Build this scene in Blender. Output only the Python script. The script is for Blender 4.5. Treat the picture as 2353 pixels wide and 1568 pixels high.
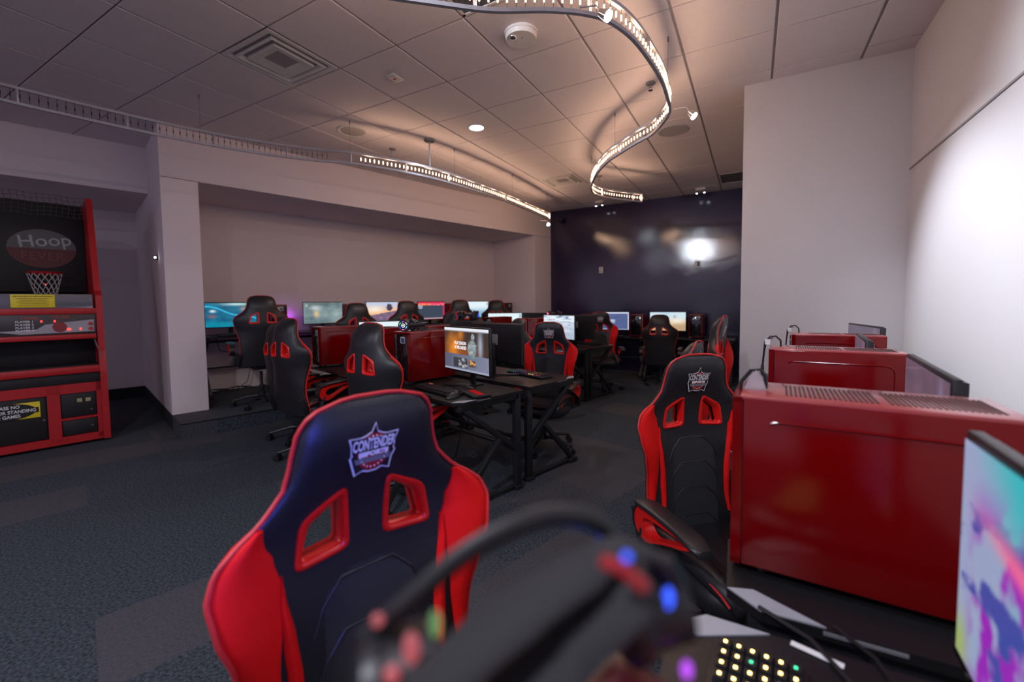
import bpy, bmesh, math, random
from mathutils import Vector, Matrix
random.seed(7)
for o in list(bpy.data.objects): bpy.data.objects.remove(o, do_unlink=True)
sc = bpy.context.scene
COL = sc.collection
PI = math.pi
def rad(a): return math.radians(a)

# ------------------------------------------------------------------ camera, world, exposure
HC = 1.32                                   # lens height above the carpet
W_, H_ = 2353.0, 1568.0
YAW, PIT, ROL = -0.5167967, -0.0543679, -0.0109993
FPX, CX, CY = 991.6513, 1166.62, 752.925
fw = Vector((math.sin(YAW)*math.cos(PIT), math.cos(YAW)*math.cos(PIT), math.sin(PIT)))
rt = Vector((math.cos(YAW), -math.sin(YAW), 0))
up = rt.cross(fw)
r2 = math.cos(ROL)*rt + math.sin(ROL)*up
u2 = -math.sin(ROL)*rt + math.cos(ROL)*up
cam_d = bpy.data.cameras.new('camera'); cam = bpy.data.objects.new('camera', cam_d); COL.objects.link(cam)
cam.matrix_world = Matrix(((r2.x, u2.x, -fw.x, 0), (r2.y, u2.y, -fw.y, 0), (r2.z, u2.z, -fw.z, HC), (0, 0, 0, 1)))
cam_d.sensor_fit = 'HORIZONTAL'; cam_d.sensor_width = 36; cam_d.lens = FPX/W_*36
cam_d.shift_x = (W_/2-CX)/W_; cam_d.shift_y = (CY-H_/2)/W_
cam_d.clip_start = 0.02
cam_d.dof.use_dof = True; cam_d.dof.focus_distance = 2.0; cam_d.dof.aperture_fstop = 1.8
sc.camera = cam
sc.view_settings.view_transform = 'Standard'; sc.view_settings.look = 'None'
sc.view_settings.gamma = 1; sc.view_settings.use_curve_mapping = False
sc.view_settings.exposure = 0.46
wd = bpy.data.worlds.new('world'); sc.world = wd; wd.use_nodes = True
wd.node_tree.nodes['Background'].inputs[0].default_value = (0.43, 0.37, 0.53, 1)
wd.node_tree.nodes['Background'].inputs[1].default_value = 0.86

def lamp(name, kind, loc, power, color, size=0.1, target=None, angle=60, blend=0.6, spread=None):
    d = bpy.data.lights.new(name, kind); d.energy = power; d.color = color
    if kind == 'AREA':
        d.shape = 'DISK'; d.size = size
        if spread: d.spread = rad(spread)
    else: d.shadow_soft_size = size
    if kind == 'SPOT': d.spot_size = rad(angle); d.spot_blend = blend
    o = bpy.data.objects.new(name, d); COL.objects.link(o); o.location = loc
    if target is not None:
        o.rotation_euler = (Vector(target)-Vector(loc)).to_track_quat('-Z', 'Y').to_euler()
    return o
WARM = (1.0, 0.62, 0.40); COOL = (0.80, 0.86, 1.0)
CEIL = 3.239
# recessed downlights: the lit one in view, plus unseen ones added as general fill
lamp('downlight_lamp', 'AREA', (-2.645, 4.017, CEIL-0.012), 9, COOL, 0.14, (-2.645, 4.017, 0))
for i, (x, y, p) in enumerate([(-0.9, -1.2, 60), (-3.4, -1.6, 30), (0.3, 0.6, 12)]):
    lamp('downlight_lamp', 'AREA', (x, y, CEIL-0.012), p, (0.86, 0.86, 1.0), 0.16, (x, y, 0))
# adjustable heads clipped to the curved rail
lamp('spot_lamp', 'SPOT', (-0.36, 3.66, 2.74), 130, COOL, 0.03, (1.3, 3.35, 0.85), 74, 0.9)
lamp('spot_lamp', 'SPOT', (-0.60, 2.16, 2.74), 130, COOL, 0.03, (1.4, 2.0, 1.5), 100, 1.0)
lamp('spot_lamp', 'SPOT', (-3.12, 6.96, 2.70), 8, COOL, 0.02, (-1.2, 5.6, 0.3), 100, 0.9)
lamp('spot_lamp', 'SPOT', (-2.55, 8.05, 3.16), 4, COOL, 0.02, (-2.3, 8.2, 1.3), 70, 0.9)
lamp('spot_lamp', 'SPOT', (-0.80, 8.0, 3.16), 4, COOL, 0.02, (-0.9, 8.2, 1.3), 70, 0.9)

lamp('spot_lamp', 'SPOT', (-1.77, -.30, CEIL-.03), 420, COOL, 0.06, (-.87, 8.42, 2.24), 22, 1.0)
# ------------------------------------------------------------------ materials
MATS = {}
def mat(name, col, rough=0.5, metal=0.0, emit=None, estr=1.0, bump=None, coat=0.0, alpha=None, noise=None, spec=0.5, trans=0.0):
    if name in MATS: return MATS[name]
    m = bpy.data.materials.new(name); m.use_nodes = True; nt = m.node_tree; b = nt.nodes['Principled BSDF']
    b.inputs['Base Color'].default_value = (*col, 1); b.inputs['Roughness'].default_value = rough
    b.inputs['Metallic'].default_value = metal; b.inputs['Coat Weight'].default_value = coat
    b.inputs['Coat Roughness'].default_value = 0.06
    b.inputs['Specular IOR Level'].default_value = spec
    b.inputs['Transmission Weight'].default_value = trans
    if emit: b.inputs['Emission Color'].default_value = (*emit, 1); b.inputs['Emission Strength'].default_value = estr
    if alpha is not None: b.inputs['Alpha'].default_value = alpha
    tc = nt.nodes.new('ShaderNodeTexCoord')
    n = nt.nodes.new('ShaderNodeTexNoise'); n.inputs['Scale'].default_value = (bump[0] if bump else 30.0); n.inputs['Detail'].default_value = 3
    nt.links.new(tc.outputs['Object'], n.inputs['Vector'])
    if bump:
        bp = nt.nodes.new('ShaderNodeBump'); bp.inputs['Strength'].default_value = bump[1]; bp.inputs['Distance'].default_value = bump[2]
        nt.links.new(n.outputs['Fac'], bp.inputs['Height']); nt.links.new(bp.outputs['Normal'], b.inputs['Normal'])
    v = noise if noise is not None else 0.12
    mx = nt.nodes.new('ShaderNodeMix'); mx.data_type = 'RGBA'
    mx.inputs[6].default_value = (*[c*(1-v) for c in col], 1); mx.inputs[7].default_value = (*[min(1, c*(1+v)) for c in col], 1)
    nt.links.new(n.outputs['Fac'], mx.inputs[0]); nt.links.new(mx.outputs[2], b.inputs['Base Color'])
    MATS[name] = m; return m
M_leather = mat('black_leather', (0.012, 0.012, 0.014), 0.42, bump=(220, 0.25, 0.002))
M_fabric = mat('charcoal_fabric', (0.016, 0.016, 0.018), 0.85, bump=(500, 0.4, 0.002))
M_redfab = mat('red_fabric', (0.72, 0.006, 0.005), 0.6, bump=(300, 0.3, 0.002), spec=0.2)
M_redpl = mat('red_plastic', (0.70, 0.010, 0.008), 0.3)
M_piping = mat('red_piping', (0.55, 0.02, 0.02), 0.5)
M_black = mat('black_plastic', (0.012, 0.012, 0.013), 0.4)
M_blackgl = mat('black_gloss', (0.006, 0.006, 0.007), 0.1, coat=0.4)
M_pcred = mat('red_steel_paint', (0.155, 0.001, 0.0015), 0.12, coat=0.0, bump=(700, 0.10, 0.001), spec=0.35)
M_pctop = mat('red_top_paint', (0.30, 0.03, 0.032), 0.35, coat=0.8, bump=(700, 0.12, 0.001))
M_vent = mat('vent_dark', (0.03, 0.008, 0.008), 0.6)
M_metal = mat('dark_steel', (0.02, 0.021, 0.024), 0.45, metal=0.3)
M_alu = mat('brushed_aluminium', (0.38, 0.37, 0.40), 0.35, metal=0.25)
M_chrome = mat('chrome', (0.7, 0.7, 0.7), 0.15, metal=1.0)
M_grey = mat('grey_plastic', (0.16, 0.16, 0.17), 0.5)
M_bracket = mat('pale_bracket', (0.32, 0.33, 0.36), 0.4)
M_white = mat('white_print', (0.75, 0.75, 0.75), 0.5)
M_whitepl = mat('white_plastic', (0.62, 0.60, 0.58), 0.5)
M_logored = mat('logo_red', (0.35, 0.01, 0.015), 0.5)
M_desk = mat('carbon_desktop', (0.010, 0.010, 0.011), 0.35, bump=(120, 0.2, 0.001))
M_wall = mat('cream_wall_paint', (0.70, 0.62, 0.63), 0.85, bump=(180, 0.15, 0.002), noise=0.02)
M_wallr = mat('pale_wall_paint', (0.64, 0.62, 0.62), 0.85, bump=(180, 0.15, 0.002), noise=0.02)
M_black16 = mat('black_base_carpet', (0.008, 0.008, 0.009), 0.95, noise=0.5, bump=(300, 0.6, 0.003))
M_tile = mat('ceiling_tile', (0.70, 0.64, 0.65), 0.95, bump=(160, 0.9, 0.006), noise=0.05)
M_tbar = mat('ceiling_tee', (0.30, 0.28, 0.28), 0.6)
M_bulb = mat('warm_bulb', (1, 0.8, 0.6), 0.4, emit=(1.0, 0.62, 0.36), estr=5)
M_lens = mat('cool_lens', (1, 1, 1), 0.4, emit=(0.85, 0.9, 1.0), estr=30)
M_lcd = mat('lit_disc', (1, 1, 1), 0.4, emit=(0.9, 0.93, 1.0), estr=9)
M_sticker = mat('blue_sticker', (0.02, 0.08, 0.22), 0.4)

def wall_glossy():
    m = bpy.data.materials.new('gloss_vinyl_mural'); m.use_nodes = True; nt = m.node_tree; b = nt.nodes['Principled BSDF']
    tc = nt.nodes.new('ShaderNodeTexCoord')
    n = nt.nodes.new('ShaderNodeTexNoise'); n.inputs['Scale'].default_value = 0.9; n.inputs['Detail'].default_value = 4
    nt.links.new(tc.outputs['Object'], n.inputs['Vector'])
    cr = nt.nodes.new('ShaderNodeValToRGB'); e = cr.color_ramp
    e.elements[0].position = 0.35; e.elements[0].color = (0.006, 0.007, 0.034, 1)
    e.elements[1].position = 0.7; e.elements[1].color = (0.026, 0.014, 0.055, 1)
    nt.links.new(n.outputs['Fac'], cr.inputs[0]); nt.links.new(cr.outputs[0], b.inputs['Base Color'])
    b.inputs['Roughness'].default_value = 0.45; b.inputs['Specular IOR Level'].default_value = 0.2; b.inputs['Coat Weight'].default_value = 1.0; b.inputs['Coat Roughness'].default_value = 0.06
    n2 = nt.nodes.new('ShaderNodeTexNoise'); n2.inputs['Scale'].default_value = 55; n2.inputs['Detail'].default_value = 3
    nt.links.new(tc.outputs['Object'], n2.inputs['Vector'])
    bp = nt.nodes.new('ShaderNodeBump'); bp.inputs['Strength'].default_value = 0.30; bp.inputs['Distance'].default_value = 0.003
    nt.links.new(n2.outputs['Fac'], bp.inputs['Height']); nt.links.new(bp.outputs['Normal'], b.inputs['Normal']); nt.links.new(bp.outputs['Normal'], b.inputs['Coat Normal'])
    return m
M_mural = wall_glossy()

def carpet_mat():
    m = bpy.data.materials.new('carpet_tiles'); m.use_nodes = True; nt = m.node_tree; b = nt.nodes['Principled BSDF']; L = nt.links.new
    tc = nt.nodes.new('ShaderNodeTexCoord'); mp = nt.nodes.new('ShaderNodeMapping'); mp.vector_type = 'POINT'
    mp.inputs['Rotation'].default_value = (0, 0, -rad(74.66)); mp.inputs['Scale'].default_value = (2, 2, 2)
    mp.inputs['Location'].default_value = (CARPET_OFF[0], CARPET_OFF[1], 0)
    L(tc.outputs['Object'], mp.inputs['Vector'])
    fl = nt.nodes.new('ShaderNodeVectorMath'); fl.operation = 'FLOOR'; L(mp.outputs[0], fl.inputs[0])
    wn = nt.nodes.new('ShaderNodeTexWhiteNoise'); wn.noise_dimensions = '2D'; L(fl.outputs[0], wn.inputs['Vector'])
    cr = nt.nodes.new('ShaderNodeValToRGB'); cr.color_ramp.interpolation = 'CONSTANT'; e = cr.color_ramp
    e.elements[0].position = 0; e.elements[0].color = (0, 0, 0, 1)
    e.elements[1].position = 0.66; e.elements[1].color = (0.55, 0.55, 0.55, 1)
    x = e.elements.new(0.84); x.color = (1, 1, 1, 1)
    L(wn.outputs['Value'], cr.inputs[0])
    n = nt.nodes.new('ShaderNodeTexNoise'); n.inputs['Scale'].default_value = 75; n.inputs['Detail'].default_value = 5; n.inputs['Roughness'].default_value = 0.7
    L(tc.outputs['Object'], n.inputs['Vector'])
    r1 = nt.nodes.new('ShaderNodeValToRGB'); L(n.outputs['Fac'], r1.inputs[0])
    r1.color_ramp.elements[0].position = 0.38; r1.color_ramp.elements[0].color = (0.006, 0.009, 0.014, 1)
    r1.color_ramp.elements[1].position = 0.66; r1.color_ramp.elements[1].color = (0.062, 0.080, 0.102, 1)
    r3 = nt.nodes.new('ShaderNodeValToRGB'); L(n.outputs['Fac'], r3.inputs[0])
    r3.color_ramp.elements[0].position = 0.35; r3.color_ramp.elements[0].color = (0.038, 0.039, 0.045, 1)
    r3.color_ramp.elements[1].position = 0.66; r3.color_ramp.elements[1].color = (0.066, 0.065, 0.074, 1)
    mx = nt.nodes.new('ShaderNodeMix'); mx.data_type = 'RGBA'
    L(cr.outputs[0], mx.inputs[0]); L(r1.outputs[0], mx.inputs[6]); L(r3.outputs[0], mx.inputs[7])
    L(mx.outputs[2], b.inputs['Base Color']); b.inputs['Roughness'].default_value = 0.97
    bp = nt.nodes.new('ShaderNodeBump'); bp.inputs['Strength'].default_value = 0.5; bp.inputs['Distance'].default_value = 0.005
    L(n.outputs['Fac'], bp.inputs['Height']); L(bp.outputs['Normal'], b.inputs['Normal'])
    return m
CARPET_OFF = (0.0, 0.0)

def screen_mat(name, strength=1.0):
    m = bpy.data.materials.new(name); m.use_nodes = True; nt = m.node_tree; b = nt.nodes['Principled BSDF']
    a = nt.nodes.new('ShaderNodeVertexColor'); a.layer_name = 'pix'
    b.inputs['Base Color'].default_value = (0.01, 0.01, 0.01, 1); b.inputs['Roughness'].default_value = 0.25
    nt.links.new(a.outputs['Color'], b.inputs['Emission Color']); b.inputs['Emission Strength'].default_value = strength
    return m
M_screen = screen_mat('screen_pixels', 0.70)
def emat(name, col, s): return mat(name, (0.02, 0.02, 0.02), 0.4, emit=col, estr=s)
M_ewhite = emat('lit_white', (0.9, 0.93, 1), 0.9)
M_eamber = emat('lit_amber', (1, 0.60, 0.16), 8.0)
M_ered = emat('lit_red', (1, 0.03, 0.02), 4.0)
M_eblue = emat('lit_blue', (0.03, 0.10, 1), 1.4)
M_epurple = emat('lit_purple', (0.50, 0.08, .9), 1.0)
M_egreen = emat('lit_green', (0.05, 0.9, 0.4), 2.0)
M_ecyan = emat('lit_cyan', (0.1, 0.5, 1), 2.5)
M_epink = emat('lit_pink', (1, 0.12, 0.3), 2.5)

# ------------------------------------------------------------------ mesh helpers
class B:
    """collects shapes into one mesh"""
    def __init__(s): s.bm = bmesh.new()
    def box(s, c, d, rot=None, bev=0.0):
        r = bmesh.ops.create_cube(s.bm, size=1.0); vs = r['verts']
        for v in vs: v.co = Vector((v.co.x*d[0], v.co.y*d[1], v.co.z*d[2]))
        if bev:
            es = list({e for v in vs for e in v.link_edges})
            g = bmesh.ops.bevel(s.bm, geom=es, offset=min(bev, min(d)*0.45), segments=2, affect='EDGES', profile=0.5)
            vs = list({v for f in g['faces'] for v in f.verts} | {v for v in vs if v.is_valid})
        for v in vs:
            if rot is not None: v.co = rot @ v.co
            v.co += Vector(c)
        return s
    def bar(s, a, b, w, h, upv=(0, 0, 1)):
        a = Vector(a); b = Vector(b); d = b-a; L = d.length; z = d.normalized()
        x = z.cross(Vector(upv));
        if x.length < 1e-4: x = z.cross(Vector((0, 1, 0)))
        x.normalize(); y = z.cross(x)
        R = Matrix((x, y, z)).transposed()
        return s.box((a+b)/2, (w, h, L), R, bev=0.003)
    def cyl(s, a, b, r, r2_=None, n=16):
        a = Vector(a); b = Vector(b); d = b-a
        m = Matrix.Translation((a+b)/2) @ d.to_track_quat('Z', 'Y').to_matrix().to_4x4()
        bmesh.ops.create_cone(s.bm, cap_ends=True, segments=n, radius1=r, radius2=(r if r2_ is None else r2_), depth=d.length, matrix=m)
        return s
    def sph(s, c, r, sc_=(1, 1, 1), n=12):
        m = Matrix.Translation(Vector(c)) @ Matrix.Diagonal((*sc_, 1))
        bmesh.ops.create_uvsphere(s.bm, u_segments=n, v_segments=max(6, n//2+2), radius=r, matrix=m); return s
    def loft(s, rings, closed=True, cap=True):
        R = [[s.bm.verts.new(p) for p in ring] for ring in rings]
        n = len(R[0])
        for a, b in zip(R[:-1], R[1:]):
            for i in range(n if closed else n-1):
                j = (i+1) % n
                try: s.bm.faces.new((a[i], a[j], b[j], b[i]))
                except ValueError: pass
        if cap and closed:
            for r, f in ((R[0], True), (R[-1], False)):
                try: s.bm.faces.new(list(reversed(r)) if f else r)
                except ValueError: pass
        return s
    def tube(s, pts, r, n=8, closed=False, flat=None):
        pts = [Vector(p) for p in pts]; N = len(pts); rings = []
        up_ = None
        for i, p in enumerate(pts):
            if closed: t = pts[(i+1) % N]-pts[i-1]
            else: t = pts[min(i+1, N-1)]-pts[max(i-1, 0)]
            t.normalize()
            if up_ is None:
                up_ = Vector((0, 0, 1)) if abs(t.z) < 0.9 else Vector((1, 0, 0))
            x = t.cross(up_)
            if x.length < 1e-3: x = t.cross(Vector((0, 1, 0.3)))
            x.normalize(); y = x.cross(t).normalized(); up_ = y
            rr = r[i] if isinstance(r, (list, tuple)) else r
            f = flat or (1, 1)
            rings.append([p + x*math.cos(a)*rr*f[0] + y*math.sin(a)*rr*f[1] for a in [2*PI*k/n for k in range(n)]])
        if closed: rings.append(rings[0]); return s.loft(rings, cap=False)
        return s.loft(rings)
    def poly(s, pts, thick, nrm=(0, -1, 0)):
        """flat polygon (3-D points) given thickness"""
        nv = Vector(nrm)*thick
        a = [s.bm.verts.new(Vector(p)) for p in pts]; b = [s.bm.verts.new(Vector(p)+nv) for p in pts]
        s.bm.faces.new(a); s.bm.faces.new(list(reversed(b)))
        n = len(a)
        for i in range(n):
            j = (i+1) % n; s.bm.faces.new((a[j], a[i], b[i], b[j]))
        return s
    def mesh(s, smooth=True, ang=40):
        bmesh.ops.remove_doubles(s.bm, verts=s.bm.verts, dist=1e-5)
        bmesh.ops.recalc_face_normals(s.bm, faces=s.bm.faces)
        me = bpy.data.meshes.new('mesh'); s.bm.to_mesh(me); s.bm.free()
        if smooth:
            for p in me.polygons: p.use_smooth = True
            me.set_sharp_from_angle(angle=rad(ang))
        return me
    def build(s, name, m, parent=None, smooth=True, ang=40, label=None, stuff=False):
        me = s.mesh(smooth, ang); me.materials.append(m); return link(name, me, parent, label, stuff)
def link(name, me, parent=None, label=None, stuff=False):
    me.name = name
    o = bpy.data.objects.new(name, me); COL.objects.link(o)
    if parent is not None: o.parent = parent
    if label: o['label'] = label
    if stuff: o['kind'] = 'stuff'
    return o
def thing(name, label, cat, loc=(0, 0, 0), rz=0.0, group=None):
    o = bpy.data.objects.new(name, None); COL.objects.link(o); o.empty_display_size = 0.1
    o.location = loc; o.rotation_euler = (0, 0, rz); tag(o, label, cat, group); return o
def tag(o, label, cat, group=None):
    o['label'] = label; o['category'] = cat
    if group: o['group'] = group
    return o
def struct(name, b, m, **k):
    o = b.build(name, m, None, **k); o['kind'] = 'structure'; return o
def freeze(o):
    """marks the parts that belong to a prototype, so that later additions are not copied"""
    for ch in o.children: ch['_p'] = 1; freeze(ch)
    return o
def copy_tree(o, parent=None):
    c = o.copy(); COL.objects.link(c)
    if parent is not None: c.parent = parent
    for ch in list(o.children):
        if ch.get('_p'): copy_tree(ch, c)
    return c
def place(proto, loc, rz, label, group=None):
    """the first use takes the prototype itself, later ones copies of it and its parts"""
    if proto.get('_used'): o = copy_tree(proto)
    else: o = proto; proto['_used'] = 1
    o.location = loc; o.rotation_euler = (0, 0, rz); o.scale = (1, 1, 1); o['label'] = label
    if group: o['group'] = group
    elif 'group' in o: del o['group']
    return o
def text_bm(txt, size, mtx, thick=0.0008, xs=1.0, bold=0.0):
    cu = bpy.data.curves.new('t', 'FONT'); cu.body = txt; cu.size = size; cu.align_x = 'CENTER'; cu.align_y = 'CENTER'
    cu.extrude = thick; cu.offset = bold; cu.resolution_u = 3
    o = bpy.data.objects.new('t', cu); COL.objects.link(o)
    dg = bpy.context.evaluated_depsgraph_get(); me = bpy.data.meshes.new_from_object(o.evaluated_get(dg))
    bpy.data.objects.remove(o, do_unlink=True)
    me.transform(mtx @ Matrix.Diagonal((xs, 1, 1, 1))); return me
def text(name, txt, size, mtx, m, parent, **k):
    me = text_bm(txt, size, mtx, **k); me.materials.clear(); me.materials.append(m); return link(name, me, parent)
# text planes: x right, z up, seen from -y
FACE_MY = Matrix(((1, 0, 0, 0), (0, 0, -1, 0), (0, 1, 0, 0), (0, 0, 0, 1)))
FACE_PY = Matrix(((-1, 0, 0, 0), (0, 0, 1, 0), (0, 1, 0, 0), (0, 0, 0, 1)))

# ------------------------------------------------------------------ room
U = Vector((0.2645, 0.9644, 0)); V = Vector((-0.9644, 0.2645, 0)); O = Vector((-5.424, 2.206, 0))
def UV(u, v, z=0): return O+U*u+V*v+Vector((0, 0, z))
YF = 8.42                                     # far wall
XR, YP = 1.04, 4.50                           # right wall, front of the wall stub
def quadbox(b, pts, z0, z1):
    a = [b.bm.verts.new((p[0], p[1], z0)) for p in pts]; c = [b.bm.verts.new((p[0], p[1], z1)) for p in pts]
    n = len(pts); b.bm.faces.new(list(reversed(a))); b.bm.faces.new(c)
    for i in range(n):
        j = (i+1) % n; b.bm.faces.new((a[i], a[j], c[j], c[i]))
    return b
M_carpet = carpet_mat()
b = B(); quadbox(b, [(-12, -5), (1.4, -5), (1.4, 9), (-12, 9)], -0.1, 0.0); struct('floor', b, M_carpet, smooth=False)
# ceiling: tegular tiles dropped below the tee grid
TS = 0.6097; GX0, GY0 = 0.1068, 0.648
VENT_TILES = {(-6, 2), (-5, 9), (-3, 2), (-1, 11)}
b = B(); b2 = B()
for i in range(-20, 3):
    for j in range(-9, 14):
        x0 = GX0+i*TS; y0 = GY0+j*TS
        if y0 > 8.6 or x0 > 1.1 or (i, j) in VENT_TILES: continue
        gx, gy, ch = 0.009, 0.005, 0.004
        x1 = x0+TS; z = CEIL
        r0 = [(x0+gx, y0+gy, z+0.02), (x1-gx, y0+gy, z+0.02), (x1-gx, y1-gy, z+0.02), (x0+gx, y1-gy, z+0.02)] if False else None
        y1 = y0+TS
        o_ = [(x0+gx, y0+gy, z+0.012), (x1-gx, y0+gy, z+0.012), (x1-gx, y1-gy, z+0.012), (x0+gx, y1-gy, z+0.012)]
        m_ = [(x0+gx, y0+gy, z+0.003), (x1-gx, y0+gy, z+0.003), (x1-gx, y1-gy, z+0.003), (x0+gx, y1-gy, z+0.003)]
        i_ = [(x0+gx+ch, y0+gy+ch, z), (x1-gx-ch, y0+gy+ch, z), (x1-gx-ch, y1-gy-ch, z), (x0+gx+ch, y1-gy-ch, z)]
        b.loft([o_, m_, i_])
quadbox(b2, [(-12, -5), (1.4, -5), (1.4, 9), (-12, 9)], CEIL+0.012, CEIL+0.1)
struct('ceiling', b, M_tile, smooth=False)
o = struct('trim_1', b2, M_tbar, smooth=False)
# right wall, stub, far wall
b = B(); quadbox(b, [(XR, -5), (XR+0.2, -5), (XR+0.2, YP+0.2), (XR, YP+0.2)], 0, 3.4); struct('wall_right', b, M_wallr, smooth=False)
b = B(); b.box((XR-0.003, 0, 2.33), (0.008, 9.0, 0.012)); struct('trim_2', b, M_tbar)
b = B(); quadbox(b, [(-0.10, YP), (XR+0.2, YP), (XR+0.2, YP+4.2), (-0.10, YP+4.2)], 0, 3.4); struct('wall_stub', b, M_wallr, smooth=False)
b = B(); quadbox(b, [(-6.5, YF), (0.4, YF), (0.4, YF+0.2), (-6.5, YF+0.2)], 0, 3.4); struct('wall_far', b, M_mural, smooth=False)
# left side: bulkhead, pillars, alcove
BZ = 2.70
b = B(); quadbox(b, [UV(0, 0), UV(6.44, 0), UV(6.44, 1.6), UV(0, 1.6)], BZ, 3.4); struct('wall_bulkhead', b, M_wall, smooth=False)
b = B(); quadbox(b, [UV(0, 0), UV(0.33, 0), UV(0.33, 2.8), UV(0, 2.8)], 0.16, BZ); struct('wall_pillar', b, M_wall, smooth=False)
b = B(); quadbox(b, [UV(5.93, 0), UV(6.44, 0), UV(6.44, 1.6), UV(5.93, 1.6)], 0.16, BZ); struct('wall_pillar_far', b, M_wall, smooth=False)
b = B(); quadbox(b, [UV(0.33, 1.22), UV(5.93, 1.22), UV(5.93, 1.6), UV(0.33, 1.6)], 0, BZ); struct('wall_alcove', b, M_wall, smooth=False)
b = B(); b.bar(UV(0.0, -0.003, BZ), UV(0.33, -0.003, BZ), 0.008, 0.006); b.bar(UV(5.93, -0.003, BZ), UV(6.44, -0.003, BZ), 0.008, 0.006)
struct('trim_3', b, M_tbar)
b = B(); quadbox(b, [UV(0, -0.50), UV(6.3, -0.50), UV(6.3, 1.22), UV(0, 1.22)], 0.0, 0.163); struct('trim_platform', b, M_carpet, smooth=False)
b = B(); b.bar(UV(0.0, -0.503, 0.157), UV(6.0, -0.503, 0.157), 0.012, 0.014); struct('trim_4', b, M_metal)
# arcade alcove on the left
b = B(); quadbox(b, [UV(-7, 1.0), UV(0, 1.0), UV(0, 1.3), UV(-7, 1.3)], BZ, 3.4); struct('wall_left_bulkhead', b, M_wall, smooth=False)
b = B(); quadbox(b, [UV(-7, 1.3), UV(0, 1.3), UV(0, 2.8), UV(-7, 2.8)], BZ, BZ+0.05); struct('trim_5', b, M_wall, smooth=False)
b = B(); quadbox(b, [UV(-7, 2.55), UV(0, 2.55), UV(0, 2.8), UV(-7, 2.8)], 0.16, BZ); struct('wall_left', b, M_wall, smooth=False)
b = B(); quadbox(b, [UV(-7, 2.54), UV(0, 2.54), UV(0, 2.8), UV(-7, 2.8)], 0.0, 0.16)
quadbox(b, [UV(-0.004, 0), UV(0.33, 0), UV(0.33, 2.54), UV(-0.004, 2.54)], 0.0, 0.16); struct('baseboard_left', b, M_black16, smooth=False)

# ------------------------------------------------------------------ racing chair
BL = 0.78
PROF = [(0.0, .060), (.008, .098), (.022, .120), (.05, .136), (.10, .145), (.14, .156), (.17, .180), (.195, .208), (.215, .240), (.24, .266), (.275, .277), (.33, .268), (.40, .246), (.48, .228), (.58, .222), (.68, .232), (.775, .240)]
def hw(d):
    for (a, x), (c, y) in zip(PROF[:-1], PROF[1:]):
        if d <= c:
            t = (d-a)/(c-a); t = t*t*(3-2*t)*0.5+t*0.5; return x+(y-x)*t
    return PROF[-1][1]
def thk(d):
    t = 0.030+0.020*math.exp(-((d-.09)/.07)**2)
    return t*min(1, 0.35+math.sqrt(max(d, 0)/0.05)*0.65) if d < .05 else t
def curv(d): return 0.012+0.070*math.exp(-((d-.33)/.16)**2)+0.03*max(0, (d-.5))
TILT = rad(7.5)
def bk(x, yl, d):
    """backrest space -> chair space (chair faces +y)"""
    s = BL-d; yl = yl+curv(d)*min(1.1, abs(x)/max(hw(d), .05))**2.4+.10*(max(0, .34-d)/.34)**1.8
    return Vector((x, -0.21+yl*math.cos(TILT)-s*math.sin(TILT), 0.405+s*math.cos(TILT)+yl*math.sin(TILT)))
def fsurf(u, d):  # local front offset of the pillow at u in [-1,1]
    return thk(d)*(max(0.0, 1-abs(u)**3.2))**0.45
HOLE = [(.049, .178), (.118, .220), (.133, .290), (.045, .284)]
def rquad(pts, off=0.0, rr=0.014, n=4):
    cx = sum(p[0] for p in pts)/4; cy = sum(p[1] for p in pts)/4
    P = []
    for p in pts:
        v = Vector((p[0]-cx, p[1]-cy)); L = v.length; v = v*((L+off*1.3)/L); P.append(Vector((cx, cy))+v)
    out = []
    for i in range(4):
        a, p, c = P[i-1], P[i], P[(i+1) % 4]
        da = (a-p).normalized(); dc = (c-p).normalized(); r = rr+off*0.5
        for k in range(n+1):
            t = k/n; q = (p+da*r)*(1-t)**2+p*2*t*(1-t)+(p+dc*r)*t*t; out.append(q)
    return out
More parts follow.
